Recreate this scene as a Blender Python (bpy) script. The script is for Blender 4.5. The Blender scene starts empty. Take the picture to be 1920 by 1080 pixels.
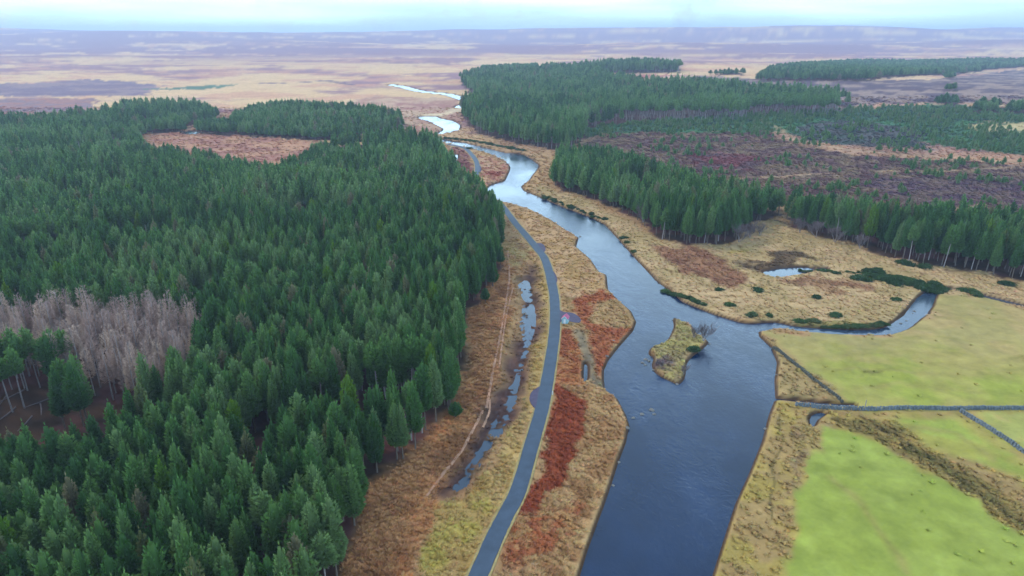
import bpy, bmesh, math, random
import numpy as np
from mathutils import Vector

R = math.radians
rnd = random.Random(7)
rng = np.random.default_rng(11)
scene = bpy.context.scene
COL = scene.collection

# ------------------------------------------------------------------ camera
H = 76.0
PITCH = R(20.6)
F = 1274.0
cam_d = bpy.data.cameras.new("camera")
cam = bpy.data.objects.new("camera", cam_d)
COL.objects.link(cam)
cam.location = (0, 0, H)
cam.rotation_euler = (math.pi / 2 - PITCH, 0, 0)
cam_d.sensor_width = 36
cam_d.lens = 36 * F / 1920
cam_d.clip_start = 1
cam_d.clip_end = 40000
scene.camera = cam

# ------------------------------------------------------------------ world
SUN_EL, SUN_AZ = R(42), R(-60)          # azimuth from +Y towards +X
w = bpy.data.worlds.new("World")
scene.world = w
w.use_nodes = True
nt = w.node_tree
for n in list(nt.nodes):
    nt.nodes.remove(n)
out = nt.nodes.new("ShaderNodeOutputWorld")
bg = nt.nodes.new("ShaderNodeBackground")
bg.inputs[1].default_value = 0.11
sky = nt.nodes.new("ShaderNodeTexSky")
sky.sky_type = 'NISHITA'
sky.sun_disc = False
sky.sun_elevation = SUN_EL
sky.sun_rotation = SUN_AZ
sky.altitude = 200
sky.air_density = 1.0
sky.dust_density = 1.5
tc = nt.nodes.new("ShaderNodeTexCoord")
sep = nt.nodes.new("ShaderNodeSeparateXYZ")
nt.links.new(tc.outputs['Generated'], sep.inputs[0])
mx = nt.nodes.new("ShaderNodeMath"); mx.operation = 'MAXIMUM'; mx.inputs[1].default_value = 0.06
nt.links.new(sep.outputs[2], mx.inputs[0])
dv = nt.nodes.new("ShaderNodeVectorMath"); dv.operation = 'DIVIDE'
cmb = nt.nodes.new("ShaderNodeCombineXYZ")
for i in range(3):
    nt.links.new(mx.outputs[0], cmb.inputs[i])
nt.links.new(tc.outputs['Generated'], dv.inputs[0])
nt.links.new(cmb.outputs[0], dv.inputs[1])
cn = nt.nodes.new("ShaderNodeTexNoise")
cn.inputs['Scale'].default_value = 0.9
cn.inputs['Detail'].default_value = 6
cn.inputs['Roughness'].default_value = 0.55
nt.links.new(dv.outputs[0], cn.inputs['Vector'])
cr = nt.nodes.new("ShaderNodeMapRange")
cr.inputs[1].default_value = 0.30; cr.inputs[2].default_value = 0.62
cr.inputs[3].default_value = 0.12; cr.inputs[4].default_value = 0.97
nt.links.new(cn.outputs[0], cr.inputs[0])
# clouds close up towards the horizon
hz = nt.nodes.new("ShaderNodeMapRange")
hz.inputs[1].default_value = 0.05; hz.inputs[2].default_value = 0.6
hz.inputs[3].default_value = 0.55; hz.inputs[4].default_value = 0.0
nt.links.new(sep.outputs[2], hz.inputs[0])
ad = nt.nodes.new("ShaderNodeMath"); ad.operation = 'ADD'; ad.use_clamp = True
nt.links.new(cr.outputs[0], ad.inputs[0]); nt.links.new(hz.outputs[0], ad.inputs[1])
# cloud brightness: pale low down, greyer overhead
cb = nt.nodes.new("ShaderNodeMapRange")
cb.inputs[1].default_value = 0.14; cb.inputs[2].default_value = 0.56
cb.inputs[3].default_value = 34.0; cb.inputs[4].default_value = 10.5
cb.interpolation_type = 'SMOOTHSTEP'
# a greyer bank of far cloud sits on the skyline
cb2 = nt.nodes.new("ShaderNodeMapRange"); cb2.interpolation_type = 'SMOOTHSTEP'
cb2.inputs[1].default_value = -0.02; cb2.inputs[2].default_value = 0.15
cb2.inputs[3].default_value = 0.22; cb2.inputs[4].default_value = 1.0
cbn = nt.nodes.new("ShaderNodeTexNoise"); cbn.inputs['Scale'].default_value = 3.0; cbn.inputs['Detail'].default_value = 6
cbm = nt.nodes.new("ShaderNodeMapping"); cbm.inputs['Scale'].default_value = (1, 1, 9)
nt.links.new(tc.outputs['Generated'], cbm.inputs[0]); nt.links.new(cbm.outputs[0], cbn.inputs['Vector'])
cbo = nt.nodes.new("ShaderNodeMath"); cbo.operation = 'MULTIPLY_ADD'; cbo.inputs[1].default_value = 0.10
nt.links.new(cbn.outputs[0], cbo.inputs[0]); nt.links.new(sep.outputs[2], cbo.inputs[2])
cbs = nt.nodes.new("ShaderNodeMath"); cbs.operation = 'SUBTRACT'; cbs.inputs[1].default_value = 0.05
nt.links.new(cbo.outputs[0], cbs.inputs[0]); nt.links.new(cbs.outputs[0], cb2.inputs[0])
cbx = nt.nodes.new("ShaderNodeMath"); cbx.operation = 'MULTIPLY'
nt.links.new(cb2.outputs[0], cbx.inputs[1])
nt.links.new(sep.outputs[2], cb.inputs[0])
cc = nt.nodes.new("ShaderNodeVectorMath"); cc.operation = 'SCALE'
cc.inputs[0].default_value = (0.62, 0.90, 1.13)
nt.links.new(cb.outputs[0], cbx.inputs[0]); nt.links.new(cbx.outputs[0], cc.inputs['Scale'])
mixs = nt.nodes.new("ShaderNodeMix"); mixs.data_type = 'RGBA'
nt.links.new(ad.outputs[0], mixs.inputs[0])
nt.links.new(sky.outputs[0], mixs.inputs[6])
nt.links.new(cc.outputs[0], mixs.inputs[7])
nt.links.new(mixs.outputs[2], bg.inputs[0])
nt.links.new(bg.outputs[0], out.inputs[0])

sun_d = bpy.data.lights.new("sun", 'SUN')
sun_d.energy = 1.75
sun_d.angle = R(11)
sun_d.color = (1.0, 0.92, 0.80)
sun = bpy.data.objects.new("sun", sun_d)
COL.objects.link(sun)
sd = Vector((math.sin(SUN_AZ) * math.cos(SUN_EL), math.cos(SUN_AZ) * math.cos(SUN_EL), math.sin(SUN_EL)))
sun.rotation_euler = sd.to_track_quat('Z', 'Y').to_euler()
sun.location = sd * 500

vs = scene.view_settings
vs.view_transform = 'Standard'
vs.look = 'None'
vs.exposure = 0.12
vs.gamma = 1.0
vs.use_curve_mapping = False
scene.cycles.max_bounces = 5
scene.cycles.diffuse_bounces = 2
scene.cycles.glossy_bounces = 2
scene.cycles.transmission_bounces = 1
scene.cycles.transparent_max_bounces = 4
scene.cycles.volume_bounces = 0
scene.cycles.use_denoising = True
scene.cycles.use_adaptive_sampling = True
scene.cycles.adaptive_threshold = 0.03

ILL = 1.5   # about how much brighter than its base colour a sunlit surface shows here


def lin(c):
    return tuple(((v / 255) / 12.92 if v / 255 <= 0.04045 else ((v / 255 + 0.055) / 1.055) ** 2.4) for v in c)


def alb(c, k=ILL):
    return tuple(min(v / k * w_, 0.8) for v, w_ in zip(lin(c), (1.22, 1.06, .96)))   # the light here is slightly blue


# ------------------------------------------------------------------ noise
def _hash(ix, iy, seed):
    h = (ix.astype(np.int64) * 374761393 + iy.astype(np.int64) * 668265263 + seed * 974711) & 0xFFFFFFFF
    h = ((h ^ (h >> 13)) * 1274126177) & 0xFFFFFFFF
    h = (h ^ (h >> 16)) & 0xFFFFFF
    return h / float(0xFFFFFF)


def vnoise(x, y, seed=0):
    ix, iy = np.floor(x), np.floor(y)
    fx, fy = x - ix, y - iy
    fx = fx * fx * (3 - 2 * fx); fy = fy * fy * (3 - 2 * fy)
    a = _hash(ix, iy, seed); b = _hash(ix + 1, iy, seed)
    c = _hash(ix, iy + 1, seed); d = _hash(ix + 1, iy + 1, seed)
    return (a * (1 - fx) + b * fx) * (1 - fy) + (c * (1 - fx) + d * fx) * fy


def fbm(x, y, scale, octs=4, seed=0, rough=0.55):
    s = np.zeros_like(x); amp = 1.0; tot = 0.0; f = 1.0 / scale
    for o in range(octs):
        s += amp * vnoise(x * f + 17.3 * o, y * f - 9.1 * o, seed + o)
        tot += amp; amp *= rough; f *= 2.03
    return s / tot


def sstep(a, b, x):
    t = np.clip((x - a) / (b - a), 0, 1)
    return t * t * (3 - 2 * t)


# ------------------------------------------------------------------ projection
FW = np.array([0, math.cos(PITCH), -math.sin(PITCH)])
UP = np.array([0, math.sin(PITCH), math.cos(PITCH)])


def flat(px, py):
    px = np.asarray(px, float); py = np.asarray(py, float)
    a = (px - 960) / F; b = (540 - py) / F
    dy = FW[1] + b * UP[1]; dz = FW[2] + b * UP[2]
    t = H / -dz
    return a * t, dy * t


def project(x, y, z):
    dep = y * FW[1] + (z - H) * FW[2]
    up = y * UP[1] + (z - H) * UP[2]
    dep = np.where(dep < 1, 1, dep)
    return 960 + F * x / dep, 540 - F * up / dep


def smooth(pts, closed=True, n=5):
    P = np.array(pts, float); N = len(P); res = []
    rr = range(N) if closed else range(N - 1)
    for i in rr:
        if closed:
            p0, p1, p2, p3 = P[(i - 1) % N], P[i], P[(i + 1) % N], P[(i + 2) % N]
        else:
            p0, p1, p2, p3 = P[max(i - 1, 0)], P[i], P[i + 1], P[min(i + 2, N - 1)]
        for k in range(n):
            t = k / n
            res.append(0.5 * ((2 * p1) + (-p0 + p2) * t + (2 * p0 - 5 * p1 + 4 * p2 - p3) * t * t + (-p0 + 3 * p1 - 3 * p2 + p3) * t ** 3))
    if not closed:
        res.append(P[-1])
    return np.array(res)


def seg_dist(x, y, P, closed):
    d = np.full(x.shape, 1e9); ins = np.zeros(x.shape, bool)
    N = len(P)
    for i in range(N if closed else N - 1):
        ax, ay = P[i]; bx, by = P[(i + 1) % N]
        ex, ey = bx - ax, by - ay
        L = ex * ex + ey * ey + 1e-9
        t = np.clip(((x - ax) * ex + (y - ay) * ey) / L, 0, 1)
        qx = x - ax - t * ex; qy = y - ay - t * ey
        np.minimum(d, qx * qx + qy * qy, out=d)
        if closed:
            c = (ay > y) != (by > y)
            xx = ax + (y - ay) / (by - ay + 1e-12) * ex
            ins ^= c & (x < xx)
    return np.sqrt(d), ins


def sdf(x, y, P, closed=True, far=60.0, half=0.0):
    """signed distance (negative inside); beyond `far` outside the box it is only a lower bound"""
    lo = P.min(0) - far - half; hi = P.max(0) + far + half
    m = (x > lo[0]) & (x < hi[0]) & (y > lo[1]) & (y < hi[1])
    res = np.full(x.shape, far)
    if m.any():
        d, ins = seg_dist(x[m], y[m], P, closed)
        res[m] = np.where(ins, -d, d) - half if closed else d - half
    return res


def fpoly(pts, n=0, closed=True):
    P = np.array(pts, float)
    if n:
        P = smooth(P, closed, n)
    return np.stack(flat(P[:, 0], P[:, 1]), 1)


# ------------------------------------------------------------------ water outlines (photo pixels -> the z = 0 plane)
LEFT = [(1020, 1300), (1060, 1180), (1085, 1080), (1102, 1025), (1122, 970), (1131, 947), (1147, 900), (1160, 860), (1173, 827), (1180, 793), (1173, 773),
        (1157, 743), (1134, 726), (1132, 708), (1132, 690), (1140, 673), (1160, 647), (1187, 617), (1193, 600), (1183, 580), (1160, 560),
        (1140, 540), (1137, 513), (1123, 507), (1107, 483), (1080, 460), (1085, 443), (1063, 430), (1033, 410), (993, 390), (960, 380),
        (927, 373), (912, 364), (913, 353), (920, 345), (947, 337), (956, 318), (957, 311), (947, 300), (930, 292), (920, 287), (893, 280),
        (875, 275), (853, 270), (827, 265), (806, 262), (796, 257), (800, 252)]
RIGHT = [(815, 250), (832, 249), (850, 246), (861, 242), (863, 233), (848, 225), (825, 221), (817, 217), (784, 218), (786, 222), (800, 225), (816, 232),
         (832, 240), (829, 245), (812, 250), (812, 256), (830, 260), (870, 266), (903, 274), (945, 285), (978, 287), (997, 297), (1010, 308), (1008, 315), (997, 328),
         (993, 335), (977, 348), (981, 355), (1010, 367), (1057, 387), (1107, 405), (1133, 418), (1157, 443), (1187, 477), (1230, 523),
         (1257, 543), (1280, 563), (1340, 587), (1390, 602), (1420, 604), (1423, 617), (1424, 627), (1447, 648), (1458, 677), (1453, 710), (1455, 743), (1443, 773),
         (1430, 823), (1407, 880), (1380, 940), (1370, 970), (1335, 1080), (1300, 1180), (1270, 1300)]
RIVER = fpoly(LEFT + RIGHT)
ISLAND = fpoly([(1263, 593), (1280, 600), (1297, 607), (1307, 622), (1323, 632), (1328, 640), (1313, 654), (1299, 664), (1288, 678), (1284, 704),
                (1272, 716), (1256, 710), (1233, 698), (1223, 683), (1226, 668), (1217, 660), (1222, 648), (1248, 638), (1259, 622), (1264, 608)], 3)
UPRIV = fpoly([(863, 200), (880, 191), (862, 183), (847, 178), (830, 175), (793, 171), (773, 167), (755, 162), (735, 159)], 4, False)
STREAM = fpoly([(1421, 611), (1457, 607), (1493, 613), (1570, 619), (1630, 620), (1672, 615), (1705, 596), (1728, 572), (1738, 556), (1752, 544),
                (1780, 540), (1813, 545), (1847, 553), (1920, 571), (2020, 596), (2300, 650)], 3, False)
STREAMW = np.interp(np.arange(len(STREAM)), [0, 3, 6, 14, 17, 21, 24, 27, 30, 60], [3.4, 2.6, 2.0, 2.4, 2.8, 3.2, 2.6, 1.6, 1.4, 1.4])
BURNW = fpoly([(1640, 620), (1680, 618), (1723, 598), (1747, 587), (1738, 573), (1741, 558), (1752, 546), (1738, 545), (1723, 553), (1700, 586), (1668, 608)], 3)
DITCH = fpoly([(1456, 745), (1500, 749), (1560, 755), (1600, 757)], 3, False)
POND1 = fpoly([(1430, 509), (1448, 502), (1490, 498), (1526, 500), (1520, 509), (1482, 514), (1455, 517)], 3)
POND1B = fpoly([(1535, 500), (1550, 500), (1552, 504), (1538, 505)], 3)
POND2 = fpoly([(1520, 795), (1518, 780), (1530, 771), (1548, 772), (1534, 783), (1528, 796)], 2)
POND3 = fpoly([(1095, 680), (1102, 682), (1102, 708), (1094, 712)], 2)
POND4 = fpoly([(340, 247), (368, 244), (370, 250), (345, 251)], 2)
POND5 = fpoly([(852, 289), (858, 288), (857, 298), (851, 299)], 2)
BOG = fpoly([(1000, 490), (1008, 500), (997, 530), (1005, 570), (1008, 610), (992, 660), (972, 740), (957, 790), (928, 830), (900, 875), (880, 915),
             (850, 937), (832, 930), (855, 880), (892, 820), (928, 760), (948, 690), (963, 620), (972, 560), (965, 530), (978, 505)], 3)
BOGCH = fpoly([(990, 535), (996, 560), (992, 600), (986, 640), (976, 690), (966, 735), (950, 775), (930, 815), (905, 850), (880, 885), (856, 918)], 4, False)
BOGWET = fpoly([(978, 525), (992, 528), (1002, 570), (1004, 605), (990, 655), (970, 725), (955, 775), (932, 815), (890, 858), (858, 900), (846, 925),
                (880, 880), (925, 800), (955, 740), (975, 690), (985, 640), (978, 600), (985, 560), (972, 540)], 2)
ROAD = fpoly([(800, 1300), (850, 1180), (897, 1080), (925, 1015), (947, 970), (972, 920), (996, 838), (1015, 772), (1023, 733), (1034, 667), (1040, 617), (1040, 570),
              (1036, 539), (1023, 490), (1007, 467), (987, 443), (967, 420), (952, 400), (938, 384), (907, 369), (892, 353), (889, 340),
              (895, 320), (893, 303), (884, 290), (874, 280), (860, 275), (838, 271)], 6, False)

HILLS = []   # x, y, rx, ry, height


def hill_at(px, py, rx, ry, h):
    a, b = flat(px, py)
    HILLS.append((float(a), float(b), rx, ry, h))


hill_at(1230, 135, 330, 420, 16)
hill_at(1750, 180, 420, 330, 14)
HILLS += [(-2600, 5200, 1900, 900, 70), (200, 6500, 2400, 900, 105), (2500, 5600, 1700, 900, 95), (-5200, 6500, 2200, 1100, 120), (5600, 6600, 2200, 1000, 130),
          (1100, 3600, 900, 500, 26), (-1200, 3900, 900, 500, 22), (3200, 3800, 1100, 500, 40), (-3600, 4200, 1100, 600, 34)]


def river_sd(x, y, far=60.0):
    a = sdf(x, y, RIVER, True, far)
    i = sdf(x, y, ISLAND, True, far)
    a = np.maximum(a, -i)
    u = sdf(x, y, UPRIV, False, far, 7.0)
    return np.minimum(a, u)


def stream_sd(x, y, far=60.0):
    s = np.full(x.shape, far)
    lo = STREAM.min(0) - far; hi = STREAM.max(0) + far
    m = (x > lo[0]) & (x < hi[0]) & (y > lo[1]) & (y < hi[1])
    if m.any():
        xx, yy = x[m], y[m]
        r = np.full(xx.shape, 1e9)
        for i in range(len(STREAM) - 1):
            d, _ = seg_dist(xx, yy, STREAM[i:i + 2], False)
            np.minimum(r, d - 0.5 * (STREAMW[i] + STREAMW[i + 1]) * 0.8, out=r)
        s[m] = r
    s = np.minimum(s, sdf(x, y, BURNW, True, far) + .7)
    s = np.minimum(s, sdf(x, y, DITCH, False, far, 0.5))
    return s


def pond_sd(x, y, far=60.0):
    r = np.full(x.shape, far)
    for P in (POND1, POND1B, POND2, POND3, POND4, POND5):
        r = np.minimum(r, sdf(x, y, P, True, far))
    return r


def base_h(x, y):
    z = np.zeros(x.shape)
    for hx, hy, rx, ry, h in HILLS:
        z += h * np.exp(-((x - hx) / rx) ** 2 - ((y - hy) / ry) ** 2)
    d = np.hypot(x, y)
    z += sstep(900, 2600, d) * (fbm(x, y, 700, 3, 5) - 0.42) * 26
    # the valley floor by the river stays level
    m = sdf(x, y, RIVER, True, 400.0)
    u = sdf(x, y, UPRIV, False, 300.0, 7.0)
    m = np.minimum(m, u)
    return np.maximum(z, 0) * sstep(12, 240, m)


def ground_pt(px, py):
    """where the view ray through a photo pixel meets the land"""
    px = np.atleast_1d(np.asarray(px, float)); py = np.atleast_1d(np.asarray(py, float))
    x, y = flat(px, py)
    for _ in range(14):
        z = base_h(x, y)
        k = (H - z) / H
        x0, y0 = flat(px, py)
        x = 0.5 * x + 0.5 * x0 * k; y = 0.5 * y + 0.5 * y0 * k
    return x, y


def gpoly(pts, n=0, closed=True):
    P = np.array(pts, float)
    if n:
        P = smooth(P, closed, n)
    return np.stack(ground_pt(P[:, 0], P[:, 1]), 1)


# ------------------------------------------------------------------ forests (where tree feet stand)
F_MAIN = gpoly([(-560, 1300), (560, 1300), (640, 1080), (668, 985), (680, 910), (737, 872), (787, 842), (827, 792), (852, 752), (846, 707), (877, 685), (867, 635),
                (872, 580), (900, 558), (928, 520), (936, 470), (938, 422), (905, 380), (870, 350), (838, 315), (829, 287), (800, 276), (750, 270), (700, 270),
                (640, 274), (600, 290), (568, 308), (525, 334), (480, 328), (430, 316), (370, 303), (320, 295), (268, 287), (262, 266), (272, 251), (348, 248),
                (343, 238), (370, 233), (418, 226), (405, 215), (370, 205), (240, 208), (185, 226), (60, 236), (-700, 240)])
F_NORTH = gpoly([(370, 250), (430, 254), (487, 257), (567, 261), (600, 264), (660, 258), (757, 242), (752, 232), (700, 219), (640, 212), (560, 208), (480, 208), (442, 224), (400, 238), (368, 243)])
F_HILL = gpoly([(893, 250), (927, 259), (973, 270), (1040, 283), (1070, 280), (1095, 262), (1100, 240), (1200, 226), (1300, 220), (1400, 216), (1560, 206), (1600, 199), (1560, 192),
                (1430, 180), (1320, 168), (1240, 167), (1200, 166), (1160, 152), (1125, 148), (1120, 138), (1200, 137), (1280, 136), (1265, 128), (1180, 124), (1080, 132), (980, 138),
                (890, 142), (862, 155), (880, 172), (905, 190), (880, 200), (864, 208), (868, 222)])
F_MID = gpoly([(1033, 347), (1090, 371), (1160, 394), (1200, 420), (1235, 448), (1280, 461), (1340, 461), (1385, 450), (1400, 430), (1440, 412), (1470, 400), (1400, 380),
               (1330, 366), (1270, 350), (1200, 325), (1110, 308), (1050, 303)])
F_EAST = gpoly([(1470, 408), (1480, 425), (1560, 452), (1640, 472), (1700, 492), (1760, 504), (1840, 516), (1920, 527), (2300, 585), (2300, 450), (1920, 442), (1700, 428), (1560, 410)])
F_FAR = gpoly([(1418, 152), (1500, 152), (1620, 152), (1740, 142), (1850, 131), (1920, 126), (2200, 124), (2200, 116), (1920, 116), (1600, 117), (1550, 121), (1440, 134)])
F_FAR2 = gpoly([(1330, 141), (1360, 137), (1395, 137), (1395, 141)])
F_FAR3 = gpoly([(900, 128), (960, 126), (1010, 124), (1010, 130), (905, 133)])
F_CLUMP = [gpoly([(1755, 197), (1765, 188), (1790, 188), (1792, 197)]), gpoly([(1820, 210), (1840, 197), (1870, 197), (1874, 212)]),
           gpoly([(1880, 214), (1890, 199), (1915, 200), (1925, 215)]), gpoly([(1772, 168), (1795, 166), (1795, 170), (1772, 171)]),
           gpoly([(1770, 145), (1790, 144), (1790, 147), (1770, 148)])]
HOLES = [gpoly([(696, 752), (800, 750), (806, 775), (785, 812), (705, 815)]),                 # the little clearing by the road side
         gpoly([(-60, 726), (40, 726), (120, 738), (170, 762), (120, 800), (90, 825), (-60, 845)]),
         gpoly([(1110, 216), (1300, 204), (1560, 196), (1600, 202), (1560, 212), (1400, 222), (1110, 232)]),
         gpoly([(-10, 490), (60, 478), (185, 482), (190, 500), (60, 512)])]
RIDE = gpoly([(412, 236), (400, 226), (432, 204), (450, 206), (440, 226), (425, 240)])
DEAD = gpoly([(-60, 640), (60, 628), (180, 622), (330, 634), (395, 642), (388, 690), (352, 742), (300, 766), (220, 763), (150, 735), (60, 722), (-60, 722)])
MOORGAP = gpoly([(270, 252), (345, 248), (350, 238), (400, 226), (430, 205), (445, 215), (405, 235), (372, 246), (368, 250), (605, 265), (570, 308), (525, 334), (430, 318), (268, 288)])


def inside(x, y, P):
    lo = P.min(0); hi = P.max(0)
    m = (x > lo[0]) & (x < hi[0]) & (y > lo[1]) & (y < hi[1])
    r = np.zeros(x.shape, bool)
    if m.any():
        xx, yy = x[m], y[m]; ins = np.zeros(xx.shape, bool); N = len(P)
        for i in range(N):
            ax, ay = P[i]; bx, by = P[(i + 1) % N]
            c = (ay > yy) != (by > yy)
            ins ^= c & (xx < ax + (yy - ay) / (by - ay + 1e-12) * (bx - ax))
        r[m] = ins
    return r


# ------------------------------------------------------------------ ground colours: (outline, colour, second colour, patch size, tufts 0..1[, line half width])
REG = []


def reg(pts, a, b=None, sc=6.0, tuft=0.6, half=None, soft=1.0, n=0):
    P = pts if isinstance(pts, np.ndarray) else gpoly(pts, n, half is None)
    REG.append((P, np.array(alb(a)), np.array(alb(b or a)), sc, tuft, half, soft))


# moor and hill colours, far first
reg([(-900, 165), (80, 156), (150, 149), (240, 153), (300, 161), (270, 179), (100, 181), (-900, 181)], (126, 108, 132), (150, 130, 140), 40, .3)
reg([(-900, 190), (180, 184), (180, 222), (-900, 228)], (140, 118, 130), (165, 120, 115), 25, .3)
reg([(260, 168), (350, 163), (440, 158), (420, 165), (330, 169)], (84, 124, 104), (84, 120, 100), 25, .3)
reg([(490, 156), (560, 155), (610, 151), (665, 160)], (118, 98, 120), None, 9, .3, 7)
reg([(420, 245), (700, 180), (860, 185), (860, 240), (790, 262), (740, 245)], (200, 172, 148), (180, 140, 125), 25, .3)
reg([(640, 205), (760, 190), (850, 196), (855, 202), (760, 208)], (170, 125, 118), (200, 170, 150), 14, .3)
reg([(775, 216), (826, 212), (866, 199), (864, 208), (835, 218)], (226, 210, 180), None, 14, .1)
reg([(1270, 140), (1500, 152), (1740, 150), (1850, 136), (1920, 130), (2500, 126), (2500, 206), (1920, 200), (1760, 192), (1640, 197), (1560, 205), (1420, 182), (1290, 167)],
    (156, 136, 130), (92, 74, 92), 22, .4)
reg([(1128, 156), (1135, 143), (1200, 139), (1290, 141), (1290, 156), (1240, 166), (1190, 164)], (178, 112, 112), (212, 182, 160), 22, .3)
reg([(1060, 264), (1100, 240), (1200, 224), (1400, 216), (1560, 206), (1640, 200), (1760, 195), (1920, 205), (2500, 215), (2500, 300), (1920, 292), (1740, 270), (1600, 264),
     (1500, 256), (1440, 246), (1330, 251), (1200, 249), (1130, 252)], (66, 118, 74), (58, 96, 68), 16, .45)
reg([(1495, 236), (1560, 226), (1630, 229), (1730, 246), (1740, 280), (1560, 271), (1500, 263)], (88, 88, 92), (62, 80, 74), 9, .6)
reg([(1812, 240), (1850, 233), (1920, 229), (2100, 232), (1920, 246), (1860, 250)], (192, 178, 132), None, 9, .2)
reg([(1085, 275), (1140, 251), (1240, 249), (1330, 251), (1440, 246), (1490, 271), (1600, 291), (1920, 311), (2500, 322), (2500, 450), (1920, 436), (1700, 420), (1560, 404),
     (1450, 384), (1330, 352), (1260, 334), (1190, 300), (1110, 288)], (106, 80, 84), (134, 116, 98), 7, .9)
reg([(1290, 290), (1370, 285), (1450, 300), (1400, 320), (1300, 318)], (122, 72, 78), (100, 78, 86), 9, .8)
reg([(1600, 340), (1760, 330), (1920, 335), (1920, 385), (1700, 385)], (96, 74, 92), (122, 104, 100), 8, .9)
for P_ in ([(1407, 218), (1425, 224), (1445, 234), (1462, 243), (1480, 258), (1500, 268), (1560, 276), (1640, 286), (1740, 294), (1920, 306), (2300, 318)],
           [(1385, 333), (1450, 334), (1500, 329), (1560, 326)], [(1660, 323), (1760, 322), (1840, 318), (1920, 312)], [(1700, 400), (1790, 393), (1840, 386)]):
    reg(P_, (194, 168, 138), (160, 138, 112), 6, .2, 1.7, 1.0, 3)
reg(MOORGAP, (168, 122, 108), (190, 148, 120), 14, .4)
# valley floor, right bank
reg([(1000, 345), (1090, 372), (1235, 448), (1280, 462), (1380, 455), (1440, 410), (1560, 452), (1700, 492), (1920, 528), (2500, 610), (2500, 640), (1850, 560), (1700, 600), (1500, 612),
     (1400, 603), (1280, 565), (1190, 480), (1130, 418), (1000, 368)], (180, 160, 116), (196, 172, 132), 9, .5)
reg([(1225, 465), (1300, 462), (1360, 490), (1412, 532), (1340, 532), (1280, 512)], (144, 106, 84), (164, 126, 98), 5, .8)
reg([(1450, 524), (1530, 518), (1600, 526), (1648, 542), (1560, 548), (1490, 535)], (150, 116, 88), (168, 136, 104), 5, .8)
reg([(1378, 494), (1430, 487), (1448, 470), (1470, 464), (1500, 470), (1528, 488), (1490, 484), (1462, 498), (1420, 505)], (92, 78, 60), (110, 92, 70), 4, .6)
reg([(1370, 466), (1395, 462), (1415, 470), (1400, 479), (1375, 477)], (178, 160, 100), None, 4, .4)
reg([(1440, 412), (1500, 424), (1560, 440), (1585, 452)], (84, 72, 62), None, 5, .5, 1.0, .8, 2)
reg([(1480, 600), (1560, 604), (1650, 600), (1640, 616), (1560, 616), (1480, 610)], (150, 140, 92), (120, 120, 76), 3, .7)
# fields
reg([(1428, 620), (1500, 628), (1560, 626), (1640, 626), (1680, 622), (1720, 602), (1750, 588), (1744, 566), (1760, 547), (1850, 560), (1920, 577), (2500, 660), (2500, 764), (1920, 764),
     (1600, 756), (1540, 710), (1470, 645)], (180, 164, 112), (170, 162, 106), 12, .12)
reg([(1480, 652), (1600, 655), (1800, 650), (2000, 668), (2500, 690), (2500, 764), (1920, 764), (1600, 756), (1540, 710)], (160, 166, 84), (172, 164, 100), 9, .08, None, 6)
reg([(1560, 720), (1700, 690), (1900, 700), (2300, 720), (2300, 764), (1920, 764), (1600, 756)], (156, 168, 78), (166, 168, 90), 9, .06, None, 6)
reg([(1447, 648), (1460, 650), (1520, 700), (1578, 752), (1500, 748), (1456, 742), (1459, 680)], (172, 152, 108), (160, 144, 98), 3, .5)
reg([(1456, 748), (1700, 768), (1920, 775), (2500, 800), (2500, 1300), (1260, 1300), (1335, 1080), (1370, 970), (1407, 880), (1443, 775)], (174, 158, 92), (168, 146, 100), 5, .35)
reg([(1500, 800), (1528, 800), (1520, 850), (1490, 920), (1480, 880)], (156, 136, 100), (170, 152, 100), 3, .6)
reg([(1540, 775), (1620, 775), (1700, 790), (1780, 860), (1920, 960), (2100, 1080), (2060, 1120), (1880, 985), (1780, 912), (1690, 850), (1600, 812)], (166, 148, 92), (138, 126, 78), 3, .7)
reg([(1542, 806), (1600, 816), (1650, 836), (1690, 858), (1780, 915), (1880, 980), (2060, 1100), (2350, 1300), (1420, 1300), (1465, 1080), (1500, 970), (1530, 850)],
    (158, 176, 86), (150, 168, 78), 7, .0)
reg([(1665, 782), (1720, 778), (1796, 779), (1912, 858), (2200, 1060), (2100, 1040), (1920, 905), (1800, 852), (1710, 815)], (156, 172, 82), (164, 166, 84), 6, .03, None, 3)
reg([(1812, 777), (1920, 778), (2400, 792), (2400, 1040), (2200, 1000), (1935, 858)], (166, 172, 98), (178, 166, 102), 5, .03, None, 2)
for P_ in ([(1500, 700), (1640, 694), (1780, 702), (1920, 696)], [(1560, 668), (1700, 660), (1850, 672), (1920, 668)], [(1600, 730), (1700, 722), (1840, 735)],
           [(1740, 590), (1800, 600), (1860, 602), (1920, 612)], [(1650, 640), (1760, 632), (1900, 645)], [(1560, 900), (1620, 960), (1700, 1075)], [(1700, 800), (1790, 815), (1860, 860)]):
    reg(P_, (146, 144, 80), (164, 156, 96), 3, .1, .35, 1.2, 4)
reg([(1620, 700), (1650, 698), (1652, 704), (1624, 706)], (120, 118, 66), None, 2, .3)
reg([(1640, 800), (1680, 820), (1705, 838)], (78, 68, 42), None, 3, .6, .45, .5, 3)
reg([(1700, 838), (1760, 872), (1830, 925), (1920, 990), (2050, 1085)], (124, 116, 72), (96, 94, 58), 2, .9, 1.0, 1.2, 3)
reg([(1465, 775), (1462, 800), (1467, 828), (1455, 855), (1443, 885), (1452, 915), (1446, 945), (1445, 975)], (104, 96, 56), None, 2, .4, .16, .3, 3)
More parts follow.
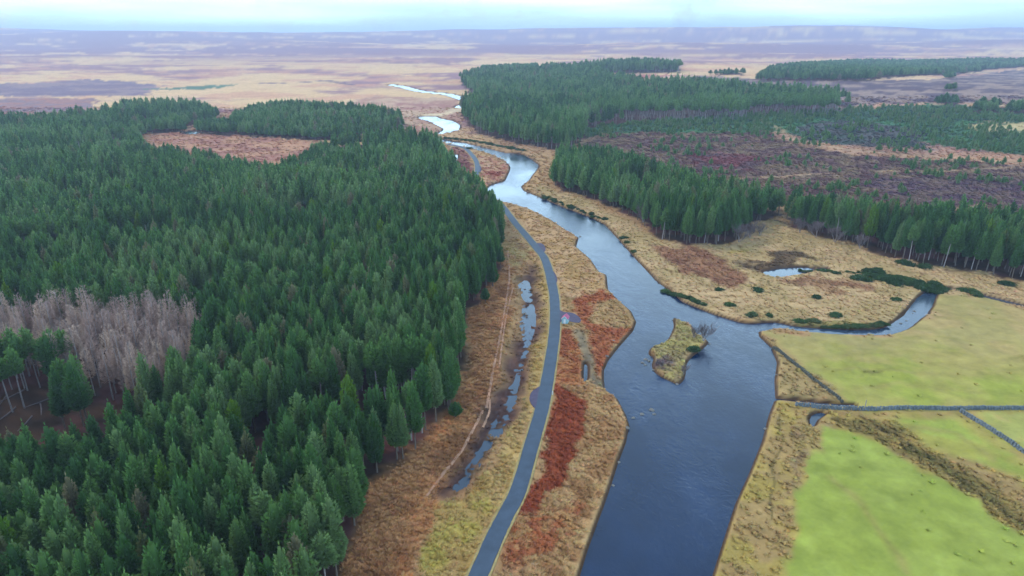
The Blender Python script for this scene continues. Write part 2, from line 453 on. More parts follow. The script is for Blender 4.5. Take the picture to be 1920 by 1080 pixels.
# valley floor, left bank
reg([(560, 1300), (668, 985), (680, 905), (737, 868), (787, 838), (827, 788), (853, 745), (878, 680), (873, 575), (905, 555), (938, 470), (968, 470), (958, 560), (935, 680), (920, 760),
     (885, 850), (800, 1000), (700, 1300)], (196, 148, 104), (166, 120, 82), 3.5, .9)
reg([(700, 1300), (830, 990), (872, 925), (930, 868), (962, 800), (987, 740), (1002, 650), (1014, 600), (1012, 540), (985, 490), (1000, 460), (1032, 520), (1040, 600), (1030, 680),
     (1008, 770), (960, 905), (900, 1060), (800, 1300)], (192, 168, 114), (176, 150, 92), 3, .8)
reg([(790, 1080), (815, 960), (850, 935), (905, 930), (925, 960), (900, 1040)], (184, 172, 96), (186, 164, 104), 3, .7)
reg([(940, 470), (960, 450), (985, 455), (1010, 480), (1000, 500), (960, 520)], (186, 148, 108), (196, 172, 120), 4, .8)
reg([(960, 1300), (1010, 1080), (945, 1300)], (150, 66, 48), None, 4, .9)
reg([(975, 1300), (985, 965), (1030, 870), (1040, 760), (1045, 720), (1110, 725), (1160, 745), (1185, 793), (1150, 900), (1125, 970), (1060, 1180), (1020, 1300)], (190, 160, 116), (168, 132, 92), 3, .9)
reg([(955, 395), (1035, 415), (1085, 450), (1080, 470), (1140, 540), (1100, 560), (1050, 580), (1042, 560), (1036, 530), (1010, 466), (972, 420)], (194, 164, 126), (182, 152, 104), 5, .6)
reg([(1048, 590), (1048, 560), (1090, 555), (1145, 545), (1190, 590), (1192, 612), (1150, 655), (1130, 720), (1090, 720), (1045, 720), (1048, 660)], (186, 158, 116), (170, 144, 100), 3, .8)
reg([(890, 290), (945, 302), (956, 315), (945, 336), (912, 350), (905, 366), (897, 350), (902, 320)], (196, 164, 134), (180, 128, 108), 5, .6)
reg([(838, 275), (872, 282), (884, 300), (888, 330), (884, 350), (868, 342), (838, 308)], (140, 92, 92), (164, 124, 108), 5, .7)
reg([(903, 326), (930, 319), (948, 326), (940, 333), (912, 331)], (160, 96, 82), None, 5, .7)
reg([(905, 352), (915, 372), (940, 392), (962, 425), (952, 425), (940, 395)], (150, 80, 64), (180, 130, 100), 3, .8)
reg([(1048, 712), (1066, 733), (1093, 760), (1080, 800), (1067, 850), (1060, 902), (1035, 937), (1000, 962), (972, 972), (984, 930), (1010, 868), (1026, 800), (1036, 750)],
    (158, 86, 58), (146, 76, 52), 2.5, 1, None, .6)
reg([(950, 1080), (975, 985), (1010, 965), (1080, 930), (1110, 940), (1060, 1010), (1010, 1040)], (172, 110, 76), (184, 148, 104), 2, .9)
reg([(1048, 616), (1078, 622), (1092, 660), (1104, 705), (1090, 720), (1042, 716), (1044, 670)], (164, 102, 70), (188, 136, 92), 2.2, 1, None, .8)
reg([(1080, 545), (1100, 552), (1125, 542), (1148, 550), (1155, 562), (1120, 566), (1106, 585), (1114, 606), (1135, 620), (1165, 622), (1190, 606), (1186, 622), (1152, 658), (1134, 690),
     (1134, 722), (1118, 690), (1112, 640), (1092, 604), (1068, 590), (1076, 565)], (164, 98, 68), (178, 116, 80), 2.4, 1, None, .8)
reg([(1082, 622), (1098, 650), (1106, 690), (1118, 715), (1128, 722)], (140, 130, 108), (120, 112, 96), 2, .3, 1.3, .8, 3)
reg(BOG + np.sign(BOG - BOG.mean(0)) * np.array([1.0, 0]), (78, 60, 60), (104, 80, 74), 2.5, .18, None, 2.2)
reg(ISLAND, (176, 168, 112), (152, 140, 104), 2.2, .8, None, .4)
reg([(1224, 668), (1245, 668), (1258, 684), (1250, 700), (1232, 695)], (108, 92, 100), (130, 112, 104), 1.5, .8)

FLOORS = [F_MAIN, F_NORTH, F_HILL, F_MID, F_EAST, F_FAR, F_FAR2, F_FAR3] + F_CLUMP
C_FLOOR = np.array(alb((70, 54, 44))); C_FLOOR2 = np.array(alb((92, 62, 62)))


def ground_colour(x, y, wsd=None):
    d = np.hypot(x, y)
    wx = x + (fbm(x, y, 7, 3, 31) - .5) * (3.2 + d * .02)
    wy = y + (fbm(x, y, 7, 3, 47) - .5) * (3.2 + d * .05)
    n1 = fbm(x, y, 90, 4, 3)[..., None]; n2 = fbm(x, y, 210, 6, 8, .62)[..., None]
    n3 = fbm(x, y, 60, 4, 77)[..., None]
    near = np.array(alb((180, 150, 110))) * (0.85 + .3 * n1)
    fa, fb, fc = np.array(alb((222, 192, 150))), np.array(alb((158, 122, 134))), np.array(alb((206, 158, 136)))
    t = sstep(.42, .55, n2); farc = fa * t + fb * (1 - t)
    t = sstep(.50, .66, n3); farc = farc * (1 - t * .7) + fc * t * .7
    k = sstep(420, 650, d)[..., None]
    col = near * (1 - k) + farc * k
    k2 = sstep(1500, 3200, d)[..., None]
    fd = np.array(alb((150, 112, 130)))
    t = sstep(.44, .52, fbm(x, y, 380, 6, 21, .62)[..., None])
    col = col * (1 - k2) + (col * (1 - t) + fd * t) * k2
    tuft = np.full(x.shape, .5)
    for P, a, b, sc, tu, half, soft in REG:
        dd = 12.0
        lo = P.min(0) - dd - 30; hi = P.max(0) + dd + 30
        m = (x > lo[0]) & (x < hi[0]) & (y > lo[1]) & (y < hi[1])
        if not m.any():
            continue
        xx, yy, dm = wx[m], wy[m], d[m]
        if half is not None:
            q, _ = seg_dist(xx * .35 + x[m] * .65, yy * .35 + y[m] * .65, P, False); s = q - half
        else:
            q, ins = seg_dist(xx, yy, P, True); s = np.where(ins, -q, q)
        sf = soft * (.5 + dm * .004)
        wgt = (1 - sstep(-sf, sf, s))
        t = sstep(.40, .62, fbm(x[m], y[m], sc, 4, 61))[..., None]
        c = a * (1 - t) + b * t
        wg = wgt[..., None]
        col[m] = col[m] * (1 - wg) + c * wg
        tuft[m] = tuft[m] * (1 - wgt) + tu * wgt
    for P in FLOORS:
        lo = P.min(0) - 15; hi = P.max(0) + 15
        m = (x > lo[0]) & (x < hi[0]) & (y > lo[1]) & (y < hi[1])
        if not m.any():
            continue
        q, ins = seg_dist(wx[m], wy[m], P, True); s = np.where(ins, -q, q)
        wg = (1 - sstep(-1.5, 1.5, s))
        t = sstep(.45, .6, fbm(x[m], y[m], 9, 3, 91))[..., None]
        c = C_FLOOR * (1 - t) + C_FLOOR2 * t
        col[m] = col[m] * (1 - wg[..., None]) + c * wg[..., None]
        tuft[m] = tuft[m] * (1 - wg)
    # bare earth on the banks
    if wsd is not None:
        bw = 0.35 + d * .0028
        wg = (1 - sstep(bw * .4, bw, wsd))[..., None]
        col = col * (1 - wg) + np.array(alb((84, 66, 52))) * wg
        tuft *= sstep(0.3, 1.2, wsd)
    return col, tuft


WATER_Z = -0.62


SLABS_PX = [[(1018, 727), (1000, 733), (993, 745), (995, 757), (1006, 770), (1014, 768)], [(1005, 458), (1017, 458), (1023, 466), (1020, 474), (1014, 474)],
            [(1036, 510), (1042, 516), (1045, 526), (1041, 536), (1037, 534)], [(895, 312), (901, 312), (903, 319), (899, 324), (895, 322)],
            [(1043, 580), (1056, 586), (1074, 588), (1088, 598), (1086, 606), (1070, 604), (1058, 601), (1047, 608), (1042, 606)]]
SLABS = [fpoly(p) for p in SLABS_PX]


def ground_z(x, y, rs, ss, ps):
    d = np.hypot(x, y)
    z = base_h(x, y)
    rd = sdf(x, y, ROAD, False, 30.0, 2.0)
    for sp in SLABS:
        rd = np.minimum(rd, sdf(x, y, sp, True, 30.0))
    lump = (fbm(x, y, 3.2, 3, 13) - .5) * .75 + (fbm(x, y, 14, 3, 19) - .5) * 1.3
    fl = np.minimum(sstep(.3, 5, rd), sstep(0, 6, rs))
    z += lump * fl * .6 + .12
    # fields lie smooth: handled by their low tuft value elsewhere
    bw = 1.1 + d * .006
    wsd = np.minimum(np.minimum(rs, ss), ps)
    t = sstep(-bw, bw * .55, wsd)
    z = z * t + (-2.2) * (1 - t)
    z = np.where(wsd > bw * .55, z, z)
    # the bog: hollows dip under the water level in ragged pools
    b = sdf(x, y, BOG, True, 20.0)
    bwet = sdf(x, y, BOGWET, True, 20.0)
    m = 1 - sstep(-1.5, 1.8, b)
    hol = .55 * fbm(x, y, 1.5, 4, 71, .65) + .45 * fbm(x, y, 6, 3, 72)
    wet = 1 - sstep(-1.2, 1.6, bwet)
    chd = sdf(x, y, BOGCH, False, 15.0, .1)
    wet = np.maximum(wet, 0)
    zb = -.50 * (1 - sstep(-.4, .5, chd + (fbm(x, y, 2.2, 3, 171) - .5) * 7.0)) - .40 - wet * sstep(.465, .53, hol) * .8 + (hol - .5) * .3
    z = z * (1 - m) + zb * m
    return z, wsd


# ------------------------------------------------------------------ tagging helpers
def tag(o, label=None, cat=None, group=None, kind=None):
    if label: o['label'] = label
    if cat: o['category'] = cat
    if group: o['group'] = group
    if kind: o['kind'] = kind
    return o


def mesh_obj(name, verts, faces, mats, parent=None, link=True, fmat=None, smooth_=False, me=None):
    if me is None:
        me = bpy.data.meshes.new(name)
        me.from_pydata([tuple(v) for v in verts], [], [tuple(f) for f in faces])
        for m in (mats if isinstance(mats, (list, tuple)) else [mats]):
            me.materials.append(m)
        if fmat is not None:
            me.polygons.foreach_set('material_index', np.array(fmat, dtype=np.int32))
        if smooth_:
            me.polygons.foreach_set('use_smooth', np.ones(len(me.polygons), dtype=bool))
        me.update()
    o = bpy.data.objects.new(name, me)
    if link:
        COL.objects.link(o)
    if parent is not None:
        o.parent = parent
    return o


def empty(name, loc, rz=0.0, s=1.0):
    o = bpy.data.objects.new(name, None)
    o.empty_display_size = .5
    COL.objects.link(o)
    o.location = loc; o.rotation_euler = (0, 0, rz); o.scale = (s, s, s)
    return o


# ------------------------------------------------------------------ materials
def new_mat(name):
    m = bpy.data.materials.new(name); m.use_nodes = True
    n = m.node_tree.nodes; l = m.node_tree.links
    b = n['Principled BSDF']
    return m, n, l, b


def noise_node(n, l, scale, detail=4, rough=.6, vec=None):
    t = n.new('ShaderNodeTexNoise')
    t.inputs['Scale'].default_value = scale
    t.inputs['Detail'].default_value = detail
    t.inputs['Roughness'].default_value = rough
    if vec is not None:
        l.new(vec, t.inputs['Vector'])
    return t


def maprange(n, l, src, a, b, c, d):
    t = n.new('ShaderNodeMapRange')
    for i, v in enumerate((a, b, c, d)):
        t.inputs[i + 1].default_value = v
    l.new(src, t.inputs[0])
    return t.outputs[0]


def vscale(n, l, vec, fac):
    t = n.new('ShaderNodeVectorMath'); t.operation = 'SCALE'
    l.new(vec, t.inputs[0]); l.new(fac, t.inputs['Scale'])
    return t.outputs[0]


def simple_mat(name, c, rough=.8, var=.25, scale=2.0, bump=0.0, spec=.3, metal=0.0):
    m, n, l, b = new_mat(name)
    g = n.new('ShaderNodeNewGeometry')
    t = noise_node(n, l, scale, 5, .6, g.outputs['Position'])
    rgb = n.new('ShaderNodeRGB'); rgb.outputs[0].default_value = (*c, 1)
    l.new(vscale(n, l, rgb.outputs[0], maprange(n, l, t.outputs[0], .25, .75, 1 - var, 1 + var)), b.inputs['Base Color'])
    b.inputs['Roughness'].default_value = rough
    b.inputs['Specular IOR Level'].default_value = spec
    if bump:
        bp = n.new('ShaderNodeBump'); bp.inputs['Strength'].default_value = bump; bp.inputs['Distance'].default_value = .05
        l.new(t.outputs[0], bp.inputs['Height']); l.new(bp.outputs[0], b.inputs['Normal'])
    return m


def ground_mat():
    m, n, l, b = new_mat('ground')
    g = n.new('ShaderNodeNewGeometry')
    a = n.new('ShaderNodeAttribute'); a.attribute_name = 'col'
    tf = n.new('ShaderNodeAttribute'); tf.attribute_name = 'tuft'
    t1 = noise_node(n, l, 1.6, 6, .7, g.outputs['Position'])
    t2 = noise_node(n, l, .22, 5, .6, g.outputs['Position'])
    t3 = noise_node(n, l, .035, 5, .6, g.outputs['Position'])
    f1 = maprange(n, l, t1.outputs[0], .3, .7, .76, 1.28)
    # smoother where nothing grows tall
    mx = n.new('ShaderNodeMix'); mx.data_type = 'FLOAT'; mx.inputs[2].default_value = 1.0
    tm = n.new('ShaderNodeMath'); tm.operation = 'MULTIPLY_ADD'; tm.use_clamp = True
    tm.inputs[1].default_value = .75; tm.inputs[2].default_value = .22
    l.new(tf.outputs['Fac'], tm.inputs[0]); l.new(tm.outputs[0], mx.inputs[0]); l.new(f1, mx.inputs[3])
    f2 = maprange(n, l, t2.outputs[0], .3, .7, .80, 1.20)
    f3 = maprange(n, l, t3.outputs[0], .3, .7, .92, 1.08)
    p = n.new('ShaderNodeMath'); p.operation = 'MULTIPLY'; l.new(mx.outputs[0], p.inputs[0]); l.new(f2, p.inputs[1])
    q = n.new('ShaderNodeMath'); q.operation = 'MULTIPLY'; l.new(p.outputs[0], q.inputs[0]); l.new(f3, q.inputs[1])
    l.new(vscale(n, l, a.outputs['Color'], q.outputs[0]), b.inputs['Base Color'])
    b.inputs['Roughness'].default_value = .95
    b.inputs['Specular IOR Level'].default_value = .1
    bp = n.new('ShaderNodeBump'); bp.inputs['Strength'].default_value = .45
    ds = n.new('ShaderNodeMath'); ds.operation = 'MULTIPLY'; ds.inputs[1].default_value = .5
    l.new(tm.outputs[0], ds.inputs[0])
    l.new(ds.outputs[0], bp.inputs['Distance'])
    l.new(t1.outputs[0], bp.inputs['Height']); l.new(bp.outputs[0], b.inputs['Normal'])
    return m


def water_mat(name, base, rough=.06, bump=.5, deep=1.0):
    m, n, l, b = new_mat(name)
    g = n.new('ShaderNodeNewGeometry')
    mp = n.new('ShaderNodeMapping'); mp.inputs['Scale'].default_value = (1.0, .55, 1)
    mp.inputs['Rotation'].default_value = (0, 0, R(25))
    l.new(g.outputs['Position'], mp.inputs[0])
    big = noise_node(n, l, .045, 5, .6, mp.outputs[0])
    mid = noise_node(n, l, .42, 6, .7, mp.outputs[0])
    fine = noise_node(n, l, 2.2, 4, .6, mp.outputs[0])
    rgb = n.new('ShaderNodeRGB'); rgb.outputs[0].default_value = (*base, 1)
    l.new(vscale(n, l, rgb.outputs[0], maprange(n, l, big.outputs[0], .35, .65, .72, 1.35)), b.inputs['Base Color'])
    l.new(maprange(n, l, big.outputs[0], .35, .65, rough, rough + .10), b.inputs['Roughness'])
    b.inputs['IOR'].default_value = 1.48
    b.inputs['Specular IOR Level'].default_value = .5
    ad = n.new('ShaderNodeMath'); ad.operation = 'MULTIPLY_ADD'; ad.inputs[1].default_value = .35
    l.new(fine.outputs[0], ad.inputs[0]); l.new(mid.outputs[0], ad.inputs[2])
    bp = n.new('ShaderNodeBump'); bp.inputs['Distance'].default_value = .22
    l.new(maprange(n, l, big.outputs[0], .36, .62, bump * .25, bump), bp.inputs['Strength'])
    l.new(ad.outputs[0], bp.inputs['Height']); l.new(bp.outputs[0], b.inputs['Normal'])
    return m


def foliage_mat(name, ramp, attr='tint', var=.35, spec=.15):
    """colour picked by the tree's own tint (0..1), broken up over the crown"""
    m, n, l, b = new_mat(name)
    a = n.new('ShaderNodeAttribute'); a.attribute_type = 'INSTANCER'; a.attribute_name = attr
    cr = n.new('ShaderNodeValToRGB')
    el = cr.color_ramp.elements
    el[0].position = ramp[0][0]; el[0].color = (*ramp[0][1], 1)
    el[1].position = ramp[-1][0]; el[1].color = (*ramp[-1][1], 1)
    for p_, c_ in ramp[1:-1]:
        e = el.new(p_); e.color = (*c_, 1)
    l.new(a.outputs['Fac'], cr.inputs[0])
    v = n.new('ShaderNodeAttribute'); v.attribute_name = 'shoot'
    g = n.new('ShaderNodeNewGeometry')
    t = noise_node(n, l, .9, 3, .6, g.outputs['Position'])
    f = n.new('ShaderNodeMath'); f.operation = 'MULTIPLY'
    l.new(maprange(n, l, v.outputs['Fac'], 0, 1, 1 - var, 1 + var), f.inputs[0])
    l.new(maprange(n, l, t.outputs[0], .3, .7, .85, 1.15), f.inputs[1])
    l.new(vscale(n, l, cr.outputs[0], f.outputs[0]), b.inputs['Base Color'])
    b.inputs['Roughness'].default_value = .75
    b.inputs['Specular IOR Level'].default_value = spec
    tr = n.new('ShaderNodeBsdfTranslucent'); mxs = n.new('ShaderNodeMixShader'); mxs.inputs[0].default_value = .4
    l.new(b.inputs['Base Color'].links[0].from_socket, tr.inputs['Color'])
    mo = n['Material Output']
    l.new(b.outputs[0], mxs.inputs[1]); l.new(tr.outputs[0], mxs.inputs[2]); l.new(mxs.outputs[0], mo.inputs['Surface'])
    return m


M_GROUND = ground_mat()
M_RIVER = water_mat('river_water', (.003, .016, .056), .10, .8)
M_POOL = water_mat('pool_water', (.03, .05, .09), .05, .12)
M_ASPHALT = simple_mat('asphalt', (.045, .068, .108), .6, .24, .45, .15, .25)
M_ASPHALT2 = simple_mat('old_asphalt', (.075, .060, .105), .7, .2, .8, .2, .2)
M_PATH = simple_mat('worn_path', alb((206, 164, 140)), .95, .25, .7)
M_BARK = simple_mat('bark', (.14, .11, .09), .9, .3, 3)
M_BARKPALE = simple_mat('pale_bark', (.30, .26, .26), .9, .25, 3)
M_TWIG = simple_mat('twigs', (.16, .125, .13), .9, .3, 1.5)
M_STONEDARK = simple_mat('mossy_wall_stone', (.085, .085, .07), .95, .45, 1.3, .3)
M_STONE = simple_mat('wall_stone', (.14, .16, .18), .9, .45, 1.3, .3)
M_ROCK = simple_mat('river_rock', (.16, .15, .14), .85, .3, 1.5, .3)
PINE = [(0.0, (.050, .128, .036)), (.22, (.078, .188, .048)), (.5, (.130, .250, .068)), (.72, (.195, .300, .115)), (.86, (.225, .200, .115)), (.93, (.090, .215, .022)), (1.0, (.140, .240, .024))]
M_PINE = foliage_mat('pine_needles', PINE)
M_DEAD = foliage_mat('dead_twigs', [(0, (.31, .215, .195)), (.5, (.43, .305, .265)), (1, (.52, .385, .30))], var=.25)
M_GORSE = foliage_mat('gorse_leaves', [(0, (.045, .095, .036)), (.5, (.080, .150, .045)), (1, (.130, .160, .065))])


# tufts: colour carried by each instance
def tuft_mat():
    m, n, l, b = new_mat('tuft_blades')
    a = n.new('ShaderNodeAttribute'); a.attribute_type = 'INSTANCER'; a.attribute_name = 'tcol'
    l.new(a.outputs['Color'], b.inputs['Base Color'])
    b.inputs['Roughness'].default_value = .9
    b.inputs['Specular IOR Level'].default_value = .1
    return m


M_TUFT = tuft_mat()

# ------------------------------------------------------------------ ground sheet
print('ground')
v_rows = np.concatenate([np.arange(1420, 700, -3.0), np.arange(700, 96, -2.2), np.arange(96, 72, -1.2)])
u_cols = np.linspace(-1500, 1500, 860)
yy0 = flat(np.full(v_rows.shape, 960.0), v_rows)[1]
yy0 = np.concatenate([[-220, -60, 0, 20], yy0[yy0 > 30], [7200, 8200, 9600]])
yy0 = np.unique(yy0)
Yg = np.repeat(yy0[:, None], len(u_cols), 1)
dep = np.maximum(Yg * FW[1] + H * math.sin(PITCH) * 1.0, 70)
Xg = u_cols[None, :] * dep / F
gx, gy = Xg.ravel(), Yg.ravel()
rs = river_sd(gx, gy); ss = stream_sd(gx, gy); ps = pond_sd(gx, gy)
gz, wsd = ground_z(gx, gy, rs, ss, ps)
gc, gt = ground_colour(gx, gy, wsd)
# smooth pasture: take the lumps out where the tuft value is low
nr, ncol = Xg.shape
idx = np.arange(nr * ncol).reshape(nr, ncol)
quads = np.stack([idx[:-1, :-1], idx[:-1, 1:], idx[1:, 1:], idx[1:, :-1]], -1).reshape(-1, 4)


def np_mesh(name, co, q):
    me = bpy.data.meshes.new(name)
    me.vertices.add(len(co)); me.vertices.foreach_set('co', np.ascontiguousarray(co, dtype=np.float32).ravel())
    me.loops.add(q.size); me.loops.foreach_set('vertex_index', np.ascontiguousarray(q, dtype=np.int32).ravel())
    me.polygons.add(len(q)); me.polygons.foreach_set('loop_start', np.arange(0, q.size, q.shape[1], dtype=np.int32))
    me.polygons.foreach_set('use_smooth', np.ones(len(q), dtype=bool))
    me.update(calc_edges=True)
    me.validate()
    return me


me = np_mesh('ground', np.stack([gx, gy, gz], 1), quads)
ca = me.attributes.new('col', 'FLOAT_COLOR', 'POINT')
ca.data.foreach_set('color', np.concatenate([gc, np.ones((len(gc), 1))], 1).astype(np.float32).ravel())
ta = me.attributes.new('tuft', 'FLOAT', 'POINT')
ta.data.foreach_set('value', gt.astype(np.float32))
me.materials.append(M_GROUND)
ground = bpy.data.objects.new('ground', me); COL.objects.link(ground)
tag(ground, kind='structure')

# ------------------------------------------------------------------ water sheets
bsd = sdf(gx, gy, BOG, True, 20.0)


def sheet(name, mask, mat, label=None):
    keep = mask[quads].any(1)
    q = quads[keep]
    used = np.unique(q); mp = np.zeros(len(gx), dtype=np.int64); mp[used] = np.arange(len(used))
    me = np_mesh(name, np.stack([gx[used], gy[used], np.full(len(used), WATER_Z)], 1), mp[q])
    me.materials.append(mat)
    o = bpy.data.objects.new(name, me); COL.objects.link(o)
    tag(o, label, kind='structure')
    return keep


marg = 2.5 + np.hypot(gx, gy) * .01
mr = (rs < marg)
k1 = sheet('river', mr, M_RIVER)
taken = np.zeros(len(gx), bool); taken[np.unique(quads[k1])] = True


def sheet2(name, mask, mat):
    global taken
    keep = mask[quads].any(1) & ~taken[quads].all(1)
    if not keep.any():
        return
    q = quads[keep]
    used = np.unique(q); mp = np.zeros(len(gx), dtype=np.int64); mp[used] = np.arange(len(used))
    me = np_mesh(name, np.stack([gx[used], gy[used], np.full(len(used), WATER_Z)], 1), mp[q])
    me.materials.append(mat)
    o = bpy.data.objects.new(name, me); COL.objects.link(o)
    tag(o, kind='structure')
    taken[used] = True


sheet2('stream_water', ss < marg, M_POOL)
sheet2('bog_water', bsd < 1.0, M_POOL)
for P in (POND1, POND1B, POND2, POND3, POND4, POND5):
    sheet2('pond_water', sdf(gx, gy, P, True, 20.0) < marg, M_POOL)


# ------------------------------------------------------------------ height lookup for things
def z_at(x, y):
    x = np.atleast_1d(np.asarray(x, float)); y = np.atleast_1d(np.asarray(y, float))
    z, ws = ground_z(x, y, river_sd(x, y), stream_sd(x, y), pond_sd(x, y))
    return z


def at(px, py):
    x, y = ground_pt(px, py)
    return float(x[0]), float(y[0])


# ------------------------------------------------------------------ road
print('road')


def ribbon(name, P, width, z0, mat, thick=.10, jitter=0.0, kind='structure', ends=True):
    vs_, fs_ = [], []
    N = len(P)
    for i in range(N):
        a = P[max(i - 1, 0)]; b = P[min(i + 1, N - 1)]
        t = (b - a) / (np.linalg.norm(b - a) + 1e-9); nrm = np.array([-t[1], t[0]])
        wv = width * .5 * (1 + jitter * (rnd.random() - .5))
        zb = z0 if not callable(z0) else z0(P[i][0], P[i][1])
        L = P[i] + nrm * wv; Rr = P[i] - nrm * wv
        vs_ += [(L[0], L[1], zb), (Rr[0], Rr[1], zb), (L[0] + nrm[0] * .08, L[1] + nrm[1] * .08, zb - thick), (Rr[0] - nrm[0] * .08, Rr[1] - nrm[1] * .08, zb - thick)]
        if i:
            o = 4 * (i - 1)
            fs_ += [(o, o + 1, o + 5, o + 4), (o + 2, o, o + 4, o + 6), (o + 1, o + 3, o + 7, o + 5)]
    o = mesh_obj(name, vs_, fs_, mat)
    tag(o, kind=kind)
    return o


ribbon('road', ROAD, 2.85, .24, M_ASPHALT, .3, .10)
# pale worn verge lines either side
for s in (-1, 1):
    Q = []
    for i in range(len(ROAD)):
        a = ROAD[max(i - 1, 0)]; b = ROAD[min(i + 1, len(ROAD) - 1)]
        t = (b - a) / (np.linalg.norm(b - a) + 1e-9)
        Q.append(ROAD[i] + s * 1.64 * np.array([-t[1], t[0]]))
    ribbon('verge', np.array(Q), .38, .205, simple_mat('verge_gravel', alb((168, 158, 112)), .95, .3, 1.5), .25, .5)


def slab(name, pts, z, mat, thick=.3):
    P = gpoly(pts, 3)
    me = bpy.data.meshes.new(name)
    bm = bmesh.new()
    vs_ = [bm.verts.new((p[0], p[1], z)) for p in P]
    f = bm.faces.new(vs_)
    if f.normal.z < 0:
        f.normal_flip()
    r = bmesh.ops.extrude_face_region(bm, geom=[f])
    for e in r['geom']:
        if isinstance(e, bmesh.types.BMVert):
            e.co.z -= thick
    bmesh.ops.recalc_face_normals(bm, faces=bm.faces)
    bmesh.ops.triangulate(bm, faces=bm.faces)
    bm.to_mesh(me); bm.free()
    me.materials.append(mat)
    o = bpy.data.objects.new(name, me); COL.objects.link(o)
    tag(o, kind='structure')


slab('passing_place', [(1018, 727), (1000, 733), (993, 745), (995, 757), (1006, 770), (1014, 768)], .225, M_ASPHALT2)
slab('passing_place', [(1005, 458), (1017, 458), (1023, 466), (1020, 474), (1014, 474)], .225, M_ASPHALT2)
slab('passing_place', [(1036, 510), (1042, 516), (1045, 526), (1041, 536), (1037, 534)], .225, M_ASPHALT2)
slab('passing_place', [(895, 312), (901, 312), (903, 319), (899, 324), (895, 322)], .225, M_ASPHALT2)
slab('parking_area', [(1043, 580), (1056, 586), (1074, 588), (1088, 598), (1086, 606), (1070, 604), (1058, 601), (1047, 608), (1042, 606)], .225, M_ASPHALT2)

zz = lambda x, y: float(z_at(x, y)[0]) + .16
for pts, wd in (([(952, 470), (955, 520), (950, 560), (938, 630), (926, 690), (916, 745), (912, 765)], .5),
                ([(962, 540), (950, 590), (942, 640), (936, 690)], .35),
                ([(905, 770), (890, 800), (862, 850), (830, 890), (800, 930)], .45),
                ([(918, 750), (917, 772), (905, 800)], .35)):
    ribbon('worn_path', gpoly(pts, 20, False), wd, zz, M_PATH, .25, .6)


# ------------------------------------------------------------------ tree prototypes
print('trees')


def tube(vs_, fs_, pts, rads, k=5):
    base = len(vs_)
    for i, (p, r) in enumerate(zip(pts, rads)):
        for j in range(k):
            a = 2 * math.pi * j / k
            vs_.append((p[0] + math.cos(a) * r, p[1] + math.sin(a) * r, p[2]))
        if i:
            for j in range(k):
                a0 = base + (i - 1) * k + j; a1 = base + (i - 1) * k + (j + 1) % k
                fs_.append((a0, a1, a1 + k, a0 + k))
    return base


def shoot(vs_, fs_, sh, p, d, ln, wd, val, r, blades=3):
    """a spray of needles: thin triangles fanned about the direction d"""
    d = Vector(d).normalized()
    u = d.orthogonal().normalized(); v = d.cross(u)
    a0 = r.random() * 6.28
    for j in range(blades):
        a = a0 + 2 * math.pi * j / blades
        o = u * math.cos(a) + v * math.sin(a)
        tip = p + d * ln + o * ln * .30
        s = d.cross(o).normalized() * wd
        b = len(vs_)
        vs_ += [tuple(p - s + o * wd * .3), tuple(p + s + o * wd * .3), tuple(tip)]
        fs_.append((b, b + 1, b + 2))
        sh += [val] * 3


def make_crown(seed, h, zb, rad, nt_, ln, wd, power=.8, blades=3, core=True, droop=.25, lean=(0, 0)):
    r = random.Random(seed)
    vs_, fs_, sh = [], [], []
    ang = [rad * (.82 + .36 * r.random()) for _ in range(7)]

    def prof(t, a):
        k = (a / (2 * math.pi) * 7) % 7
        i = int(k); f = k - i
        rr = ang[i] * (1 - f) + ang[(i + 1) % 7] * f
        low = min(1.0, .45 + t * 3.2) * (.78 + .44 * float(vnoise(np.array(t * 7.0 + seed), np.array(a * 1.3), seed)))
        return rr * low * max(0, 1 - t) ** power + .06
    if core:
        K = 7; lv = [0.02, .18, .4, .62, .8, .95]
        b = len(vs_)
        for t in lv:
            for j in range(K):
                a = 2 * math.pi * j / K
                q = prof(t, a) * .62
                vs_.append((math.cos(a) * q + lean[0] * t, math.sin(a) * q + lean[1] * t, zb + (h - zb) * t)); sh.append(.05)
        for i in range(len(lv) - 1):
            for j in range(K):
                a0 = b + i * K + j; a1 = b + i * K + (j + 1) % K
                fs_.append((a0, a1, a1 + K, a0 + K))
    for i in range(nt_):
        t = 1 - (1 - (i + .5) / nt_) ** .5 if False else ((i + r.random()) / nt_) ** 1.0
        t = 1 - math.sqrt(1 - t * .985)          # more low down where the crown is wide
        a = r.random() * 2 * math.pi
        whorl = .5 + .5 * math.cos(t * (h - zb) / .9 * 2 * math.pi + a * .5)
        q = prof(t, a) * (.60 + .34 * r.random() ** .7 + .16 * whorl)
        p = Vector((math.cos(a) * q + lean[0] * t, math.sin(a) * q + lean[1] * t, zb + (h - zb) * t + (r.random() - .5) * .35))
        up = .55 + .9 * t - droop * (1 - t)
        d = Vector((math.cos(a) + (r.random() - .5) * .7, math.sin(a) + (r.random() - .5) * .7, up + (r.random() - .5) * .5))
        s = .75 + .5 * r.random()
        val = min(1, max(0, .25 + .5 * whorl * .6 + r.random() * .5 - .1))
        shoot(vs_, fs_, sh, p, d, ln * s * (1.0 - .35 * t), wd * s, val, r, blades)
    # leader
    shoot(vs_, fs_, sh, Vector((lean[0], lean[1], h - .25)), (0, 0, 1), ln * 1.1, wd * .6, .8, r, 3)
    return vs_, fs_, sh


def add_shoot_attr(me, sh):
    a = me.attributes.new('shoot', 'FLOAT', 'POINT')
    a.data.foreach_set('value', np.array(sh, dtype=np.float32))


